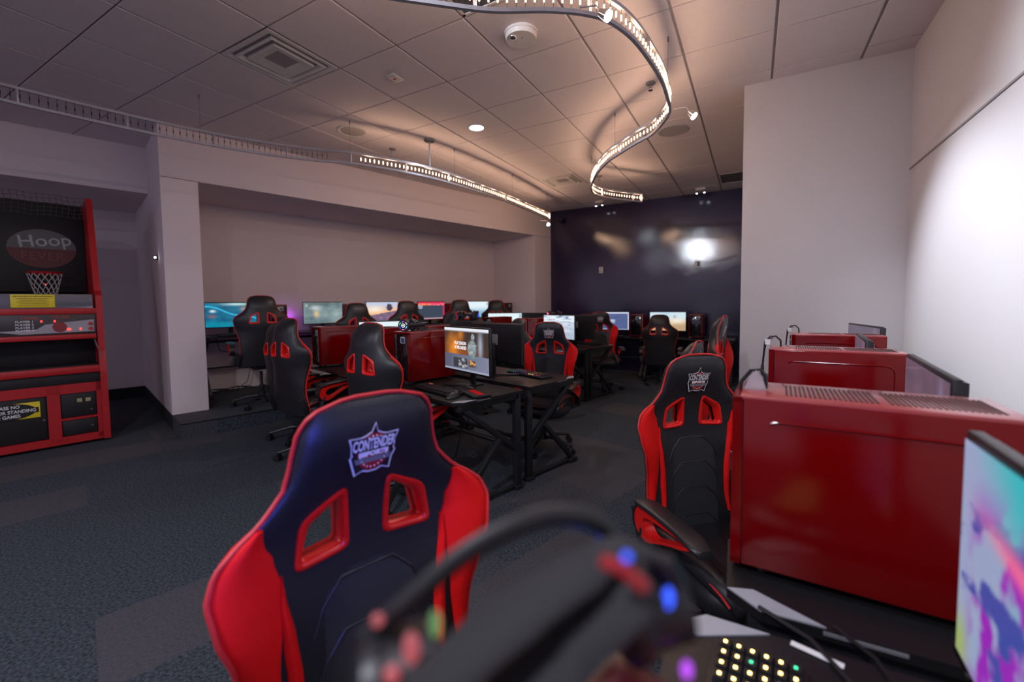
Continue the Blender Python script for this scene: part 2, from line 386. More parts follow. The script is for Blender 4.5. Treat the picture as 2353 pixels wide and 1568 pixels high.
def star_logo(parent, name, T, w):
    """badge lying on the headrest: T maps (x,z,lift)->3-D"""
    def lay(nm, pts, lift, m, par):
        b = B(); vs = [b.bm.verts.new(T(x*w, z*w, lift)) for x, z in pts]; vb = [b.bm.verts.new(T(x*w, z*w, lift-0.0012)) for x, z in pts]
        n = len(pts)
        b.bm.faces.new(vs)
        for i in range(n):
            j = (i+1) % n; b.bm.faces.new((vs[j], vs[i], vb[i], vb[j]))
        bmesh.ops.triangulate(b.bm, faces=b.bm.faces[:])
        return b.build(nm, m, par, smooth=False)
    right = [(.06, .37), (.16, .32), (.26, .29), (.50, .30), (.45, .14), (.435, -.05), (.47, -.08), (.40, -.22), (.33, -.24), (.36, -.44), (.20, -.38), (.08, -.42)]
    out = [(0, .54)]+right+[(-x, z) for x, z in reversed(right)]
    root = lay(name, out, 0.0016, M_white, parent)
    lay('badge_field', [(x*.93, z*.93) for x, z in out], 0.0024, M_leather, root)
    lay('badge_disc', [(.33*math.cos(a), .355*math.sin(a)-.02) for a in [2*PI*k/28 for k in range(28)]], 0.0030, M_logored, root)
    lay('badge_banner', [(-.44, .25), (.44, .25), (.42, .0), (-.42, .0)], 0.0036, M_leather, root)
    lay('badge_banner', [(-.37, -.12), (.37, -.12), (.34, -.22), (-.34, -.22)], 0.0036, M_grey, root)
    for tx, sz, zc, xs in (('CONTENDER', .285, .125, .49), ('ESPORTS', .115, -.055, 1.3)):
        me = text_bm(tx, sz, Matrix.Identity(4), thick=0.0, xs=xs, bold=0.010)
        for v in me.vertices: v.co = T(v.co.x*w, (v.co.y+zc)*w, 0.0046)
        me.materials.clear(); me.materials.append(M_white); link('badge_lettering', me, root)
    b = B()
    for k in range(22):
        a = 2*PI*k/22; x, z = .27*math.cos(a), .30*math.sin(a)-.02
        if abs(z-.1) < .13: continue
        c = T(x*w, z*w, 0.0036); b.sph(c, 0.0016, n=6)
    b.build('badge_dots', M_white, root)
    return root
def bool_diff(me, cutters):
    o = bpy.data.objects.new('tmp', me); COL.objects.link(o); cs = []
    for c in cutters:
        co = bpy.data.objects.new('cut', c); COL.objects.link(co); cs.append(co)
        md = o.modifiers.new('b', 'BOOLEAN'); md.object = co; md.operation = 'DIFFERENCE'; md.solver = 'EXACT'
    dg = bpy.context.evaluated_depsgraph_get(); r = bpy.data.meshes.new_from_object(o.evaluated_get(dg))
    for x in [o]+cs: bpy.data.objects.remove(x, do_unlink=True)
    return r
def make_chair(lift=0.0):
    t = thing('gaming_chair', 'x', 'chair')
    # --- backrest shell with two openings
    b = B(); rings = []
    ds = [0, .004, .01, .02, .035, .05]+[.05+.73*k/34 for k in range(1, 35)]
    for d in ds:
        w_, T = hw(d), thk(d); f = 0.55 if d == 0 else (0.8 if d < .005 else 1)
        ring = []
        for k in range(44):
            a = 2*PI*k/44; c, s = math.cos(a), math.sin(a)
            u = math.copysign(abs(c)**.62, c); yy = math.copysign((max(0, 1-abs(u)**3.2))**.45, s) if abs(s) > 1e-9 else 0
            ring.append(bk(w_*u, T*yy*f*(1 if s > 0 else .9), d))
        rings.append(ring)
    b.loft(rings); me = b.mesh(smooth=False)
    cut = []
    for s in (-1, 1):
        c = B(); q = rquad(HOLE)
        c.loft([[bk(s*p[0], y, p[1]) for p in q] for y in (-.12, .12)]); cut.append(c.mesh(smooth=False))
    me = bool_diff(me, cut)
    for p in me.polygons: p.use_smooth = True
    me.set_sharp_from_angle(angle=rad(50)); me.materials.clear(); me.materials.append(M_leather)
    back = link('backrest', me, t)
    for s in (-1, 1):
        b = B(); prof = [(.013, .0), (.011, .006), (.004, .008), (-.003, .003), (-.004, -.02), (-.004, -.04)]
        rr = []
        for off, dy in prof:
            rr.append([bk(s*p[0], fsurf(p[0]/hw(p[1]), p[1])+dy-.002, p[1]) for p in rquad(HOLE, off)])
        for off, dy in reversed(prof):
            rr.append([bk(s*p[0], -.9*fsurf(p[0]/hw(p[1]), p[1])-dy*.7+.002, p[1]) for p in rquad(HOLE, off)])
        b.loft(rr, cap=False); b.build('harness_bezel', M_redpl, t, ang=60)
    # red side bolsters (patches on the wings)
    def patch(name, rows, m, lift=.005):
        b = B(); P = []; n = 12
        for d, ua, ub in rows:
            P.append([bk(hw(d)*(ua+(ub-ua)*k/n), fsurf(min(.995, abs(ua+(ub-ua)*k/n)), d)+lift+(.008*math.sin(PI*k/n)), d) for k in range(n+1)])
        Q = [[p+Vector((0, -.012, 0)) for p in r] for r in P]
        b.loft([P[i]+list(reversed(Q[i])) for i in range(len(P))]); return b.build(name, m, t)
    def lerp(tab, d):
        for (a, x), (c, y) in zip(tab[:-1], tab[1:]):
            if d <= c: return x+(y-x)*(d-a)/(c-a)
        return tab[-1][1]
    inner = [(.195, .93), (.215, .80), (.25, .66), (.30, .60), (.36, .66), (.45, .76), (.56, .84), (.66, .93)]
    for s in (-1, 1):
        rows = [(d, s*lerp(inner, d), s*.995) for d in [.195+.465*k/26 for k in range(27)]]
        patch('side_bolster', rows, M_redfab)
        st = [(.29, .60, .605), (.33, .595, .645), (.42, .60, .70), (.52, .61, .73), (.60, .62, .72), (.66, .65, .69)]
        rows = []
        for k in range(16):
            d = .29+.37*k/15; rows.append((d, s*lerp([(a, x) for a, x, y in st], d), s*lerp([(a, y) for a, x, y in st], d)))
        patch('bolster_stripe', rows, M_redfab, .003)
    # quilted centre: stitched chevrons
    b = B()
    for d0 in (.345, .445, .55, .66):
        pts = []
        for x, dd in ((-.115, .085), (-.095, .04), (-.055, 0), (.055, 0), (.095, .04), (.115, .085)):
            pts.append((x, d0+dd))
        fine = []
        for (x0, e0), (x1, e1) in zip(pts[:-1], pts[1:]):
            for k in range(4): fine.append((x0+(x1-x0)*k/4, e0+(e1-e0)*k/4))
        fine.append(pts[-1])
        b.tube([bk(x, fsurf(x/hw(d), d)+.0005, d) for x, d in fine if d < .77], .0028, 6)
    b.build('quilt_seam', M_black, t)
    # raised fabric panel
    b = B(); P = []
    for k in range(22):
        d = .335+.42*k/21; x1 = .125 if d > .38 else .06+.065*(d-.335)/.045
        P.append([bk(-x1+2*x1*j/10, fsurf((-x1+2*x1*j/10)/hw(d), d)+.0035*math.sin(PI*j/10)-.001, d) for j in range(11)])
    Q = [[p+Vector((0, -.012, 0)) for p in r] for r in P]
    b.loft([P[i]+list(reversed(Q[i])) for i in range(len(P))]); b.build('centre_panel', M_fabric, t)
    # red piping along the silhouette
    dd = [.775-.775*k/60 for k in range(61)]
    L = [bk(-hw(d), .012 if d > .01 else .004, d)+Vector((-.001, 0, 0)) for d in dd]
    R_ = [bk(hw(d), .012 if d > .01 else .004, d)+Vector((.001, 0, 0)) for d in reversed(dd)]
    b = B(); b.tube(L+[bk(-.03, .008, -.003), bk(.03, .008, -.003)]+R_, .0042, 6); b.build('piping', M_piping, t)
    star_logo(t, 'headrest_badge', lambda x, z, l: bk(-x, fsurf(x/.14, .105)+l-.0005+.004*abs(z)/.05*0, .105-z), .102)
    # seat
    def sring(z, a, c, y0=0.02):
        return [Vector((a*math.copysign(abs(math.cos(q))**.5, math.cos(q)), y0+c*math.copysign(abs(math.sin(q))**.5, math.sin(q)), z)) for q in [2*PI*k/40 for k in range(40)]]
    b = B(); b.loft([sring(.385, .20, .19), sring(.39, .235, .235), sring(.42, .25, .25), sring(.455, .25, .25), sring(.48, .235, .24), sring(.487, .20, .21), sring(.482, .12, .12)]); b.build('seat', M_leather, t, ang=70)
    for s in (-1, 1):
        b = B(); rr = []
        for k in range(15):
            y = -.2+.47*k/14; z = .478+.035*math.sin(PI*k/14)**.6; wv = .045*math.sin(PI*(k+.6)/15.2)**.4
            rr.append([Vector((s*.205+wv*math.cos(a), y, z+.035*math.sin(a)*min(1, wv/.03))) for a in [2*PI*j/12 for j in range(12)]])
        b.loft(rr); b.build('seat_bolster', M_leather, t, ang=70)
        b = B(); b.tube([Vector((s*.236, -.2+.47*k/14, .490+.030*math.sin(PI*k/14)**.6)) for k in range(15)], .004, 6); b.build('seat_piping', M_piping, t)
        # armrest
        x0 = s*.292
        AY = lambda y: y*1.12+.055
        outl = [(-.19, .60), (-.17, .665), (-.10, .682), (.12, .690), (.155, .684), (.12, .655), (.02, .615), (-.06, .575), (-.11, .55), (-.16, .56)]
        outl = [(AY(y), z-.030) for y, z in outl]
        hole = [(-.13, .612), (-.10, .645), (.10, .667), (.05, .640), (-.03, .603), (-.09, .580)]
        hole = [(AY(y), z-.030) for y, z in hole]
        def fine(P, n=60):
            P = [Vector(p) for p in P]; L = []
            N = len(P)
            for i in range(N):
                p0, p1, p2, p3 = P[i-1], P[i], P[(i+1) % N], P[(i+2) % N]
                for k in range(n//N+1):
                    q = k/(n//N+1); L.append(.5*((2*p1)+(p2-p0)*q+(2*p0-5*p1+4*p2-p3)*q*q+(3*p1-p0-3*p2+p3)*q**3))
            return L
        def resamp(L, n, c):
            out = []
            for k in range(n):
                a = -2*PI*k/n; dv = Vector((math.cos(a), math.sin(a))); best = None
                for i in range(len(L)):
                    p, q = L[i]-c, L[(i+1) % len(L)]-c
                    den = dv.x*(q.y-p.y)-dv.y*(q.x-p.x)
                    if abs(den) < 1e-12: continue
                    tt = (p.x*(q.y-p.y)-p.y*(q.x-p.x))/den; uu = (p.x*dv.y-p.y*dv.x)/den
                    if tt > 0 and -1e-6 <= uu <= 1+1e-6 and (best is None or tt > best): best = tt
                out.append(c+dv*(best or .01))
            return out
        c = Vector((AY(-.03), .592)); A = resamp(fine(outl), 48, c); H = resamp(fine(hole), 48, c)
        Am = [a*.88+h*.12 for a, h in zip(A, H)]
        b = B(); b.loft([[Vector((x0+e, p.x, p.y)) for p in R] for e, R in ((-.022, Am), (-.022, H), (.022, H), (.022, Am), (-.022, Am))], cap=False); b.build('arm_loop', M_redpl, t, ang=60)
        b = B(); b.loft([[Vector((x0+e, p.x, p.y)) for p in R] for e, R in ((-.026, A), (-.026, Am), (.026, Am), (.026, A), (-.026, A))], cap=False); b.build('arm_frame', M_black, t, ang=60)
        b = B(); rr = []
        for k in range(13):
            y = AY(-.17+.33*k/12); z = .658+.004*k/12-.02*(k/12)**6-.014*(1-k/12)**6
            ww = .040*min(1, .4+math.sin(PI*(k+.3)/12.6)**.4)
            rr.append([Vector((x0+ww*math.copysign(abs(math.cos(a))**.6, math.cos(a)), y, z+.012*math.sin(a))) for a in [2*PI*j/16 for j in range(16)]])
        b.loft(rr); b.build('arm_pad', M_black, t, ang=70)
        b = B(); b.bar((s*.20, -.10, .40), (x0, -.13, .44), .05, .02); b.bar((x0, -.13, .43), (x0, -.10, .56), .045, .02, (0, 1, 0)); b.build('arm_bracket', M_metal, t)
    b = B(); b.bar((-.245, -.20, .40), (-.245, -.27, .56), .04, .012, (1, 0, 0)); b.bar((.245, -.20, .40), (.245, -.27, .56), .04, .012, (1, 0, 0)); b.box((0, 0, .365), (.2, .28, .035), bev=.008); b.build('seat_mechanism', M_metal, t)
    b = B(); b.cyl((.02, .08, .35), (.24, .10, .34), .006, n=8); b.cyl((.19, .10, .343), (.25, .10, .34), .011, n=8); b.build('tilt_lever', M_black, t)
    for c in t.children: c['_up'] = 1
    b = B(); b.cyl((0, 0, .10), (0, 0, .24), .028); b.cyl((0, 0, .24), (0, 0, .40), .016); b.build('gas_lift', M_metal, t)
    b = B(); b.cyl((0, 0, .085), (0, 0, .135), .045, .036, 20)
    for k in range(5):
        a = 2*PI*k/5+.3; cx, sy = math.cos(a), math.sin(a)
        b.tube([(cx*.03, sy*.03, .115), (cx*.12, sy*.12, .112), (cx*.22, sy*.22, .09), (cx*.30, sy*.30, .072)], [.026, .022, .018, .015], 8, flat=(1, .8))
    b.build('star_base', M_black, t)
    for k in range(5):
        a = 2*PI*k/5+.3; cx, sy = math.cos(a)*.30, math.sin(a)*.30
        b = B(); q = a+1.1; nx, ny = math.cos(q), math.sin(q)
        for e in (-1, 1): b.cyl((cx+nx*.008*e, sy+ny*.008*e, .028), (cx+nx*.026*e, sy+ny*.026*e, .028), .028, n=14)
        b.box((cx, sy, .05), (.03, .03, .03), bev=.006); b.build('caster', M_black, t)
    return t
CH = freeze(make_chair())
CH_G = 'black and red racing-style chairs around the gaming desks'
def chair(head, z_top, face, label, base_z=0.0):
    """head = where the top of the backrest stands in plan; face = direction the sitter looks, degrees"""
    a = rad(face-90); off = Matrix.Rotation(a, 3, 'Z') @ Vector((0, -.212, 0))
    o = place(CH, (head[0]-off.x, head[1]-off.y, base_z), a, label, CH_G)
    dz = z_top-base_z-1.190
    for c in o.children:
        if c.get('_up'): c.location.z = dz
    return o
chair((-.650, .590), 1.143, -17, 'large foreground racing chair with badge and red wings turned towards the right-hand desks')
chair((-.200, 1.92), 1.100, -47, 'racing chair with front badge and red bezels beside the large red tower')
chair((-.196, 3.569), 1.21, -6, 'racing chair seen edge-on facing right, against the end of the pale wall')
chair((-.271, 2.55), 1.10, -6, 'low racing chair with only its grey headrest edge showing between two right-hand chairs')
chair((-1.681, 3.756), 1.14, -82, 'racing chair facing the camera with badge and red wings, behind the rainbow keyboard desk')
chair((-2.10, 6.66), 1.170, -66, 'racing chair half hidden by a black monitor back, one red wing showing, mid room')
chair((-1.269, 7.05), 1.12, 92, 'racing chair seen from behind in front of the sandy-coloured screen at the far dark wall')
chair((-4.829, 2.873), 1.44, 158, 'racing chair seen from behind on the raised step next to the left pillar', .163)
chair((-3.95, 2.50), 1.163, 86, 'leftmost of the three racing chairs in a row seen from behind, partly behind its neighbour')
chair((-3.33, 2.19), 1.217, 86, 'middle racing chair of the front row seen from behind, left of the wide red tower')
chair((-2.10, 1.925), 1.205, 84, 'nearest racing chair of the front row seen from behind, beside the headset tower')
chair((-4.55, 3.98), 1.35, 160, 'racing chair seen from behind in front of the sunset screen in the left alcove', .163)
chair((-4.325, 4.687), 1.375, 158, 'racing chair seen from behind, left of the red-bordered screen in the alcove', .163)
chair((-4.134, 5.718), 1.39, 138, 'racing chair seen from behind, left of the pale sky screen in the alcove', .163)
chair((-4.142, 6.865), 1.386, 118, 'farthest racing chair of the left alcove, right of the pale sky screen', .163)
chair((-2.36, 4.42), 1.147, 62, 'racing chair whose dark rounded head shows over the black monitor back in mid room')
chair((-3.16, 4.19), 1.225, 60, 'dark racing chair headrest showing over the red tower tops, centre of the room')

# ------------------------------------------------------------------ desk, tower, monitor, keyboard prototypes
DT = 0.715
def make_desk(Wd, Dp=0.60):
    t = thing('gaming_desk', 'x', 'desk'); hx, hy = Wd/2, Dp/2
    o_ = [(-hx, hy), (hx, hy), (hx, -hy+.06), (hx-.05, -hy), (hx-.26, -hy), (hx-.32, -hy+.035), (-hx+.32, -hy+.035), (-hx+.26, -hy), (-hx+.05, -hy), (-hx, -hy+.06)]
    b = B(); b.loft([[Vector((x, y, z)) for x, y in o_] for z in (DT-.022, DT-.002)]); b.build('desktop', M_desk, t, smooth=False)
    for s in (-1, 1):
        b = B(); b.poly([(s*(hx-.05), -hy+.002, DT+.001), (s*(hx-.001), -hy+.06, DT+.001), (s*(hx-.004), -hy+.165, DT+.001), (s*(hx-.065), -hy+.05, DT+.001)], .004, (0, 0, -1)); b.build('corner_plate', M_bracket, t, smooth=False)
        b = B(); b.box((s*(hx+.001), -hy+.22, DT-.008), (.004, .12, .006)); b.build('edge_strip', M_grey, t)
        x = s*(hx-.045); b = B()
        b.bar((x, hy-.03, 0.03), (x, hy-.03, DT-.022), .045, .045, (0, 1, 0))
        b.bar((x, -hy+.04, DT-.045), (x, hy-.03, DT-.045), .045, .04)
        b.bar((x, -hy+.09, DT-.06), (x, hy-.05, .30), .04, .035)
        b.bar((x, hy-.20, .40), (x, -hy+.04, .04), .04, .035)
        b.box((x, hy-.03, .015), (.06, .07, .03), bev=.004); b.box((x, -hy+.04, .02), (.06, .09, .04), bev=.004)
        b.bar((x, -hy+.05, .03), (x, hy-.03, .03), .03, .02)
        b.build('leg_frame', M_metal, t)
    b = B(); b.bar((-hx+.05, hy-.03, DT-.09), (hx-.05, hy-.03, DT-.09), .06, .03); b.bar((-hx+.05, hy-.03, .30), (hx-.05, hy-.03, .30), .04, .02); b.build('cross_beam', M_metal, t)
    b = B(); b.tube([(-.3, hy-.05, DT-.03), (-.25, hy-.07, DT-.2), (-.05, hy-.06, DT-.26), (.2, hy-.07, DT-.18), (.33, hy-.05, DT-.03)], .006, 6); b.tube([(.1, hy-.06, DT-.03), (.12, hy-.09, .35), (.05, hy-.1, .1), (-.1, hy-.12, .012)], .005, 6); b.build('cable', M_black, t)
    return t
DESK14 = freeze(make_desk(1.42)); DESK11 = freeze(make_desk(1.04)); DESK10 = freeze(make_desk(.965))
def desk(proto, x, y, face, label, group, z=0.0): return place(proto, (x, y, z), rad(face-90), label, group)

PH, PW, PL = 0.392, 0.205, 0.455
def make_tower():
    t = thing('computer_tower', 'x', 'computer'); z0 = .018; zt = PH
    b = B(); b.box((0, 0, (z0+zt)/2), (PW-.006, PL-.03, zt-z0-.006)); b.build('chassis', M_black, t, smooth=False)
    for s in (-1, 1):
        b = B(); x = s*(PW/2-.002); b.box((x, .008, (z0+zt)/2), (.006, PL-.02, zt-z0), bev=.002)
        y0, y1, za, zb, r = -PL/2+.055, PL/2-.04, z0+.035, zt-.045, .03
        pts = []
        for cx, cz, a0 in ((y1-r, zb-r, 0), (y0+r, zb-r, 90), (y0+r, za+r, 180), (y1-r, za+r, 270)):
            for k in range(6): a = rad(a0+90*k/5); pts.append((s*(PW/2+.0015), cx+r*math.cos(a), cz+r*math.sin(a)))
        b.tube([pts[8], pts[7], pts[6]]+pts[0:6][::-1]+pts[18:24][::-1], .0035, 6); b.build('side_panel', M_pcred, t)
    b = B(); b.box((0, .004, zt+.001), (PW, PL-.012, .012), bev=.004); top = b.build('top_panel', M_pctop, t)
    for y0 in (-.13, .045):
        b = B()
        for k in range(19):
            y = y0+k*.0085
            b.box((0, y, zt+.0075), (.13, .0042, .0012))
        b.build('vent_slots', M_vent, top)
    b = B(); b.box((0, -PL/2+.006, (z0+zt)/2), (PW-.022, .014, zt-z0-.022), bev=.004)
    for k in range(3): b.tube([(.052*math.cos(a), -PL/2-.002, z0+.085+.105*k+.045*math.sin(a)) for a in [2*PI*j/20 for j in range(20)]], .003, 5, closed=True)
    b.build('front_panel', M_blackgl, t)
    b = B()
    for x, z, d in ((0, z0+.005, (PW, .02, .012)), (0, zt-.003, (PW, .02, .012)), (-PW/2+.005, (z0+zt)/2, (.010, .02, zt-z0)), (PW/2-.005, (z0+zt)/2, (.010, .02, zt-z0))):
        b.box((x, -PL/2+.006, z), d)
    b.build('front_frame', M_pcred, t, smooth=False)
    b = B(); b.box((.03, -PL/2-.002, zt-.055), (.058, .002, .05)); st = b.build('sticker', M_whitepl, t)
    b = B(); b.box((.033, -PL/2-.0035, zt-.058), (.042, .001, .034)); b.build('sticker_print', M_sticker, st)
    for x in (-.07, .07):
        for y in (-.17, .17):
            b = B(); b.cyl((x, y, 0), (x, y, .02), .014, n=10); b.build('foot', M_black, t)
    b = B()
    for k in range(3): b.cyl((-.06+.012*k, PL/2-.01, .3-.05*k), (-.06+.012*k, PL/2+.025, .3-.05*k), .006, n=8)
    b.build('rear_plug', M_black, t)
    return t
TOWER = freeze(make_tower())
TG = 'red computer towers standing on the desks'
def tower(x, y, face, label, z=DT): return place(TOWER, (x, y, z), rad(face-90), label, TG)

# ---- pictures on the screens (colours given off by the pixels)
def sm(a, b_, x): t = max(0, min(1, (x-a)/(b_-a))); return t*t*(3-2*t)
def mixc(a, b_, t): return tuple(p+(q-p)*t for p, q in zip(a, b_))
from mathutils import noise as MN
def fb(x, y, s=0, sc_=4): return MN.fractal(Vector((x*sc_, y*sc_, s)), 1.0, 2.0, 4)*.5+.5
def blob(x, y, cx, cy, rx, ry): return math.exp(-(((x-cx)/rx)**2+((y-cy)/ry)**2))
def pic_page(x, y):
    if y > .945: return (.85, .87, .92)
    if y > .915: return (.30, .30, .36)
    if y > .38:
        f = .55*fb(x, y, 1, 6); c = (.05, .035, .03)
        fl = blob(x, y, .22, .50, .13, .30)*(.35+fb(x*3, y, 3, 3))+.45*blob(x, y, .40, .85, .06, .12)
        c = mixc(c, (1.0, .32, .02), min(1, fl*1.1)); c = mixc(c, (.45, .12, .02), .5*blob(x, y, .45, .45, .3, .15))
        c = mixc(c, (.55, .60, .75), .65*blob(x, y, .83, .62, .045, .3))
        fig = max(blob(x, y, .67, .80, .045, .10), blob(x, y, .65, .54, .11, .24), .8*blob(x, y-.5*(x-.66), .66, .58, .13, .06))
        return mixc(c, mixc((.10, .14, .15), (.45, .55, .58), fb(x, y, 9, 14)), sm(.35, .65, fig))
    if y > .05:
        c = mixc((.10, .11, .17), (.22, .24, .34), x)
        if .22 < x < .55 and .07 < y < .30: return mixc((.05, .05, .06), (.5, .52, .55), sm(.4, .9, fb(x, y, 5, 12)*(1 if x > .33 else .2)))
        if .57 < x < .73 and .12 < y < .27: return mixc((.1, .08, .07), (.9, .4, .1), sm(.5, .9, fb(x, y, 6, 12)))
        if .64 < x < .70 and .335 < y < .36: return (.05, .6, .15)
        return c
    return (.35, .38, .5)
def pic_city(x, y):
    c = mixc((.45, .55, .68), (.85, .92, 1), sm(.25, .95, y))
    n = fb(x*1.2, y*3, 2, 4); c = mixc(c, (.12, .22, .38), sm(.45, .8, n)*sm(.3, .6, y)*.9)
    c = mixc(c, (.9, .93, .97), blob(x, y, .35, .35, .5, .06)); return mixc(c, (.45, .22, .25), .5*blob(x, y, .03, .65, .05, .05))
def pic_blue(x, y):
    c = mixc((.0, .06, .16), (.01, .22, .36), fb(x, y, 4, 4)); r = abs(y-(.86-.55*x+.05*math.sin(9*x)))
    c = mixc(c, (.05, .65, 1), math.exp(-(r/.03)**2)*.8); c = mixc(c, (.7, .95, 1), blob(x, y, .14, .66, .05, .05)*1.0)
    c = mixc(c, (.35, .12, .1), .7*blob(x, y, .13, .45, .07, .06)); c = mixc(c, (.6, .95, .9), .8*blob(x, y, .62, .95, .25, .06))
    c = mixc(c, (.6, .45, .2), .5*blob(x, y, .75, .75, .07, .1)); return mixc(c, (.0, .30, .42), .7*sm(.3, .1, y))
def pic_fog(x, y):
    c = mixc((.08, .14, .16), (.35, .45, .46), fb(x, y, 8, 3)); c = mixc(c, (.7, .78, .8), .7*blob(x, y, .30, .75, .12, .12))
    c = mixc(c, (.9, .6, .25), .8*blob(x, y, .32, .45, .06, .14)); c = mixc(c, (.8, .85, .85), .6*blob(x, y, .08, .86, .03, .05))
    return mixc(c, (.03, .06, .06), .6*blob(x, y, .5, .95, .3, .12)+.3*sm(.3, 0, y))
def pic_sunset(x, y):
    c = mixc((1, .50, .20), (.55, .62, .80), sm(.35, .95, y+.2*fb(x, y, 1, 5)-.1)); c = mixc(c, (1, .9, .75), .9*blob(x, y, .25, .62, .25, .18))
    hill = .25+.28*x+.05*fb(x, 0, 3, 12)
    if y < hill: c = mixc((.30, .20, .32), (.12, .08, .14), fb(x, y, 2, 8))
    if blob(x, y, .72, .72, .11, .22)*(.5+fb(x, y, 12, 16)) > .45: c = (.06, .05, .09)
    return c
def pic_redwin(x, y):
    if y > .93: return (.75, .02, .10)
    if y > .80: return mixc((.9, .12, .05), (.85, .02, .15), sm(.3, .7, x)) if fb(x, y, 1, 25) < .62 else (.95, .5, .4)
    if y < .07: return (.6, .35, .4) if x > .2 else (.8, .05, .15)
    if x > .93: return (.55, .03, .12)
    if y > .62 and x < .16 and fb(x, y, 4, 30) > .5: return (.6, .75, .9)
    return (.045, .065, .10)
def pic_sky(x, y):
    c = mixc((.25, .50, .65), (.80, .93, .98), sm(.25, .75, y)); n = fb(x, y, 3, 6)
    c = mixc(c, (.12, .32, .45), sm(.5, .75, n)*sm(.6, .3, y)); return mixc(c, (.05, .25, .4), .7*blob(x, y, .96, .85, .04, .12))
def pic_login(x, y):
    if y > .93 or x > .975: return (.75, .82, .95)
    if y < .04: return (.5, .58, .75)
    if .42 < x < .58 and .38 < y < .60: return (.38, .44, .62) if not (.48 < x < .52 and .5 < y < .55) else (.85, .9, 1)
    return mixc((.07, .10, .24), (.11, .15, .33), fb(x, y, 3, 3)) if not (.03 < x < .14 and .84 < y < .92) else (.7, .75, .85)
def pic_sand(x, y):
    c = mixc((.70, .48, .24), (.65, .80, .88), sm(.45, .85, y+.15*fb(x, y, 2, 3))); c = mixc(c, (1, .93, .80), .8*blob(x, y, .75, .52, .2, .15))
    c = mixc(c, (.35, .28, .28), .8*blob(x, y, .70, .76, .045, .07)); c = mixc(c, (.42, .28, .18), .6*sm(.5, .2, y)*sm(.3, .6, fb(x, y, 6, 3))); return mixc(c, (.35, .7, .9), .6*blob(x, y, .45, .9, .12, .12))
def pic_art(x, y):
    c = mixc((.30, .36, .55), (.02, .45, .50), sm(.15, .45, x+.4*y-.25)); n = fb(x*1.6, y*.6, 3, 5)
    c = mixc(c, (.30, .02, .45), sm(.42, .62, n)*sm(.95, .6, y)*sm(.02, .15, x)); c = mixc(c, (.05, .07, .35), sm(.55, .7, fb(x, y, 7, 6))*sm(.9, .6, y))
    c = mixc(c, (.9, .15, .30), .9*blob(x, y-.35*(.4-x), .32, .62, .16, .05)); c = mixc(c, (.35, .45, .02), .8*blob(x, y, .02, .06, .05, .14)); return mixc(c, (.05, .25, .6), .5*blob(x, y, .5, .3, .1, .3))
def pic_dim(x, y):
    c = mixc((.08, .07, .11), (.15, .10, .14), fb(x, y, 3, 4)); c = mixc(c, (.8, .22, .12), .8*blob(x, y, .52, .42, .03, .12)); return mixc(c, (.3, .3, .5), .8*blob(x, y, .85, .6, .04, .3))
MW, MH = 0.60, 0.338
def screen_mesh(fn, nx=150, ny=84):
    me = bpy.data.meshes.new('screen'); w, h = MW-.014, MH-.022
    vs = [((i/nx-.5)*w, -.0005, (j/ny-.5)*h) for j in range(ny+1) for i in range(nx+1)]
    fs = [(j*(nx+1)+i, j*(nx+1)+i+1, (j+1)*(nx+1)+i+1, (j+1)*(nx+1)+i) for j in range(ny) for i in range(nx)]
    me.from_pydata(vs, [], fs); ca = me.color_attributes.new('pix', 'FLOAT_COLOR', 'CORNER'); k = 0
    buf = []
    for j in range(ny):
        for i in range(nx):
            c = fn((i+.5)/nx, (j+.5)/ny); buf += [max(0, c[0]), max(0, c[1]), max(0, c[2]), 1]*4
    ca.data.foreach_set('color', buf); me.materials.append(M_screen); return me
def make_monitor():
    t = thing('monitor', 'x', 'monitor')   # origin: middle of the panel front
    b = B(); b.box((0, .010, 0), (MW, .018, MH), bev=.003); b.build('panel', M_black, t)
    b = B(); b.loft([[Vector((x*sx, y, z*sz)) for x, z in ((-MW/2, -MH/2), (MW/2, -MH/2), (MW/2, MH/2), (-MW/2, MH/2))] for y, sx, sz in ((.018, .985, .97), (.030, .97, .95), (.045, .62, .62))]); b.build('back_cover', M_black, t, ang=20)
    b = B()
    b.box((0, .0, -MH/2+.006), (MW, .004, .012)); b.build('lower_bezel', M_blackgl, t)
    b = B(); b.box((.0, .0505, .03), (.09, .012, .09), bev=.01); b.build('vesa_cap', M_grey, t)
    return t
MON = freeze(make_monitor())
STM = {}
def stand_mesh(hh):
    k = round(hh, 3)
    if k not in STM:
        b = B(); b.bar((0, .065, -MH/2-hh+.012), (0, .060, .0), .05, .022, (0, 1, 0))
        b.bar((0, .07, -MH/2-hh+.009), (-.17, -.09, -MH/2-hh+.007), .03, .012); b.bar((0, .07, -MH/2-hh+.009), (.17, -.09, -MH/2-hh+.007), .03, .012)
        b.bar((0, .07, -MH/2-hh+.008), (0, .15, -MH/2-hh+.007), .04, .012)
        me = b.mesh(); me.materials.append(M_black); STM[k] = me
    return STM[k]
MG = 'monitors on the gaming desks'
def monitor(p0, p1, ztop, pic, label, desk_z=DT, tilt=0.0):
    """p0,p1: plan positions of the screen's left and right top corners as seen by its user"""
    p0, p1 = Vector(p0), Vector(p1); c = (p0+p1)/2; d = (p1-p0); a = math.atan2(d.y, d.x)
    z = ztop-MH/2; o = place(MON, (c.x, c.y, z), a, label, MG)
    link('stand', stand_mesh(z-MH/2-desk_z), o)
    if pic is not None:
        s = link('screen', pic, o); s.location.y = -.0012
    return o

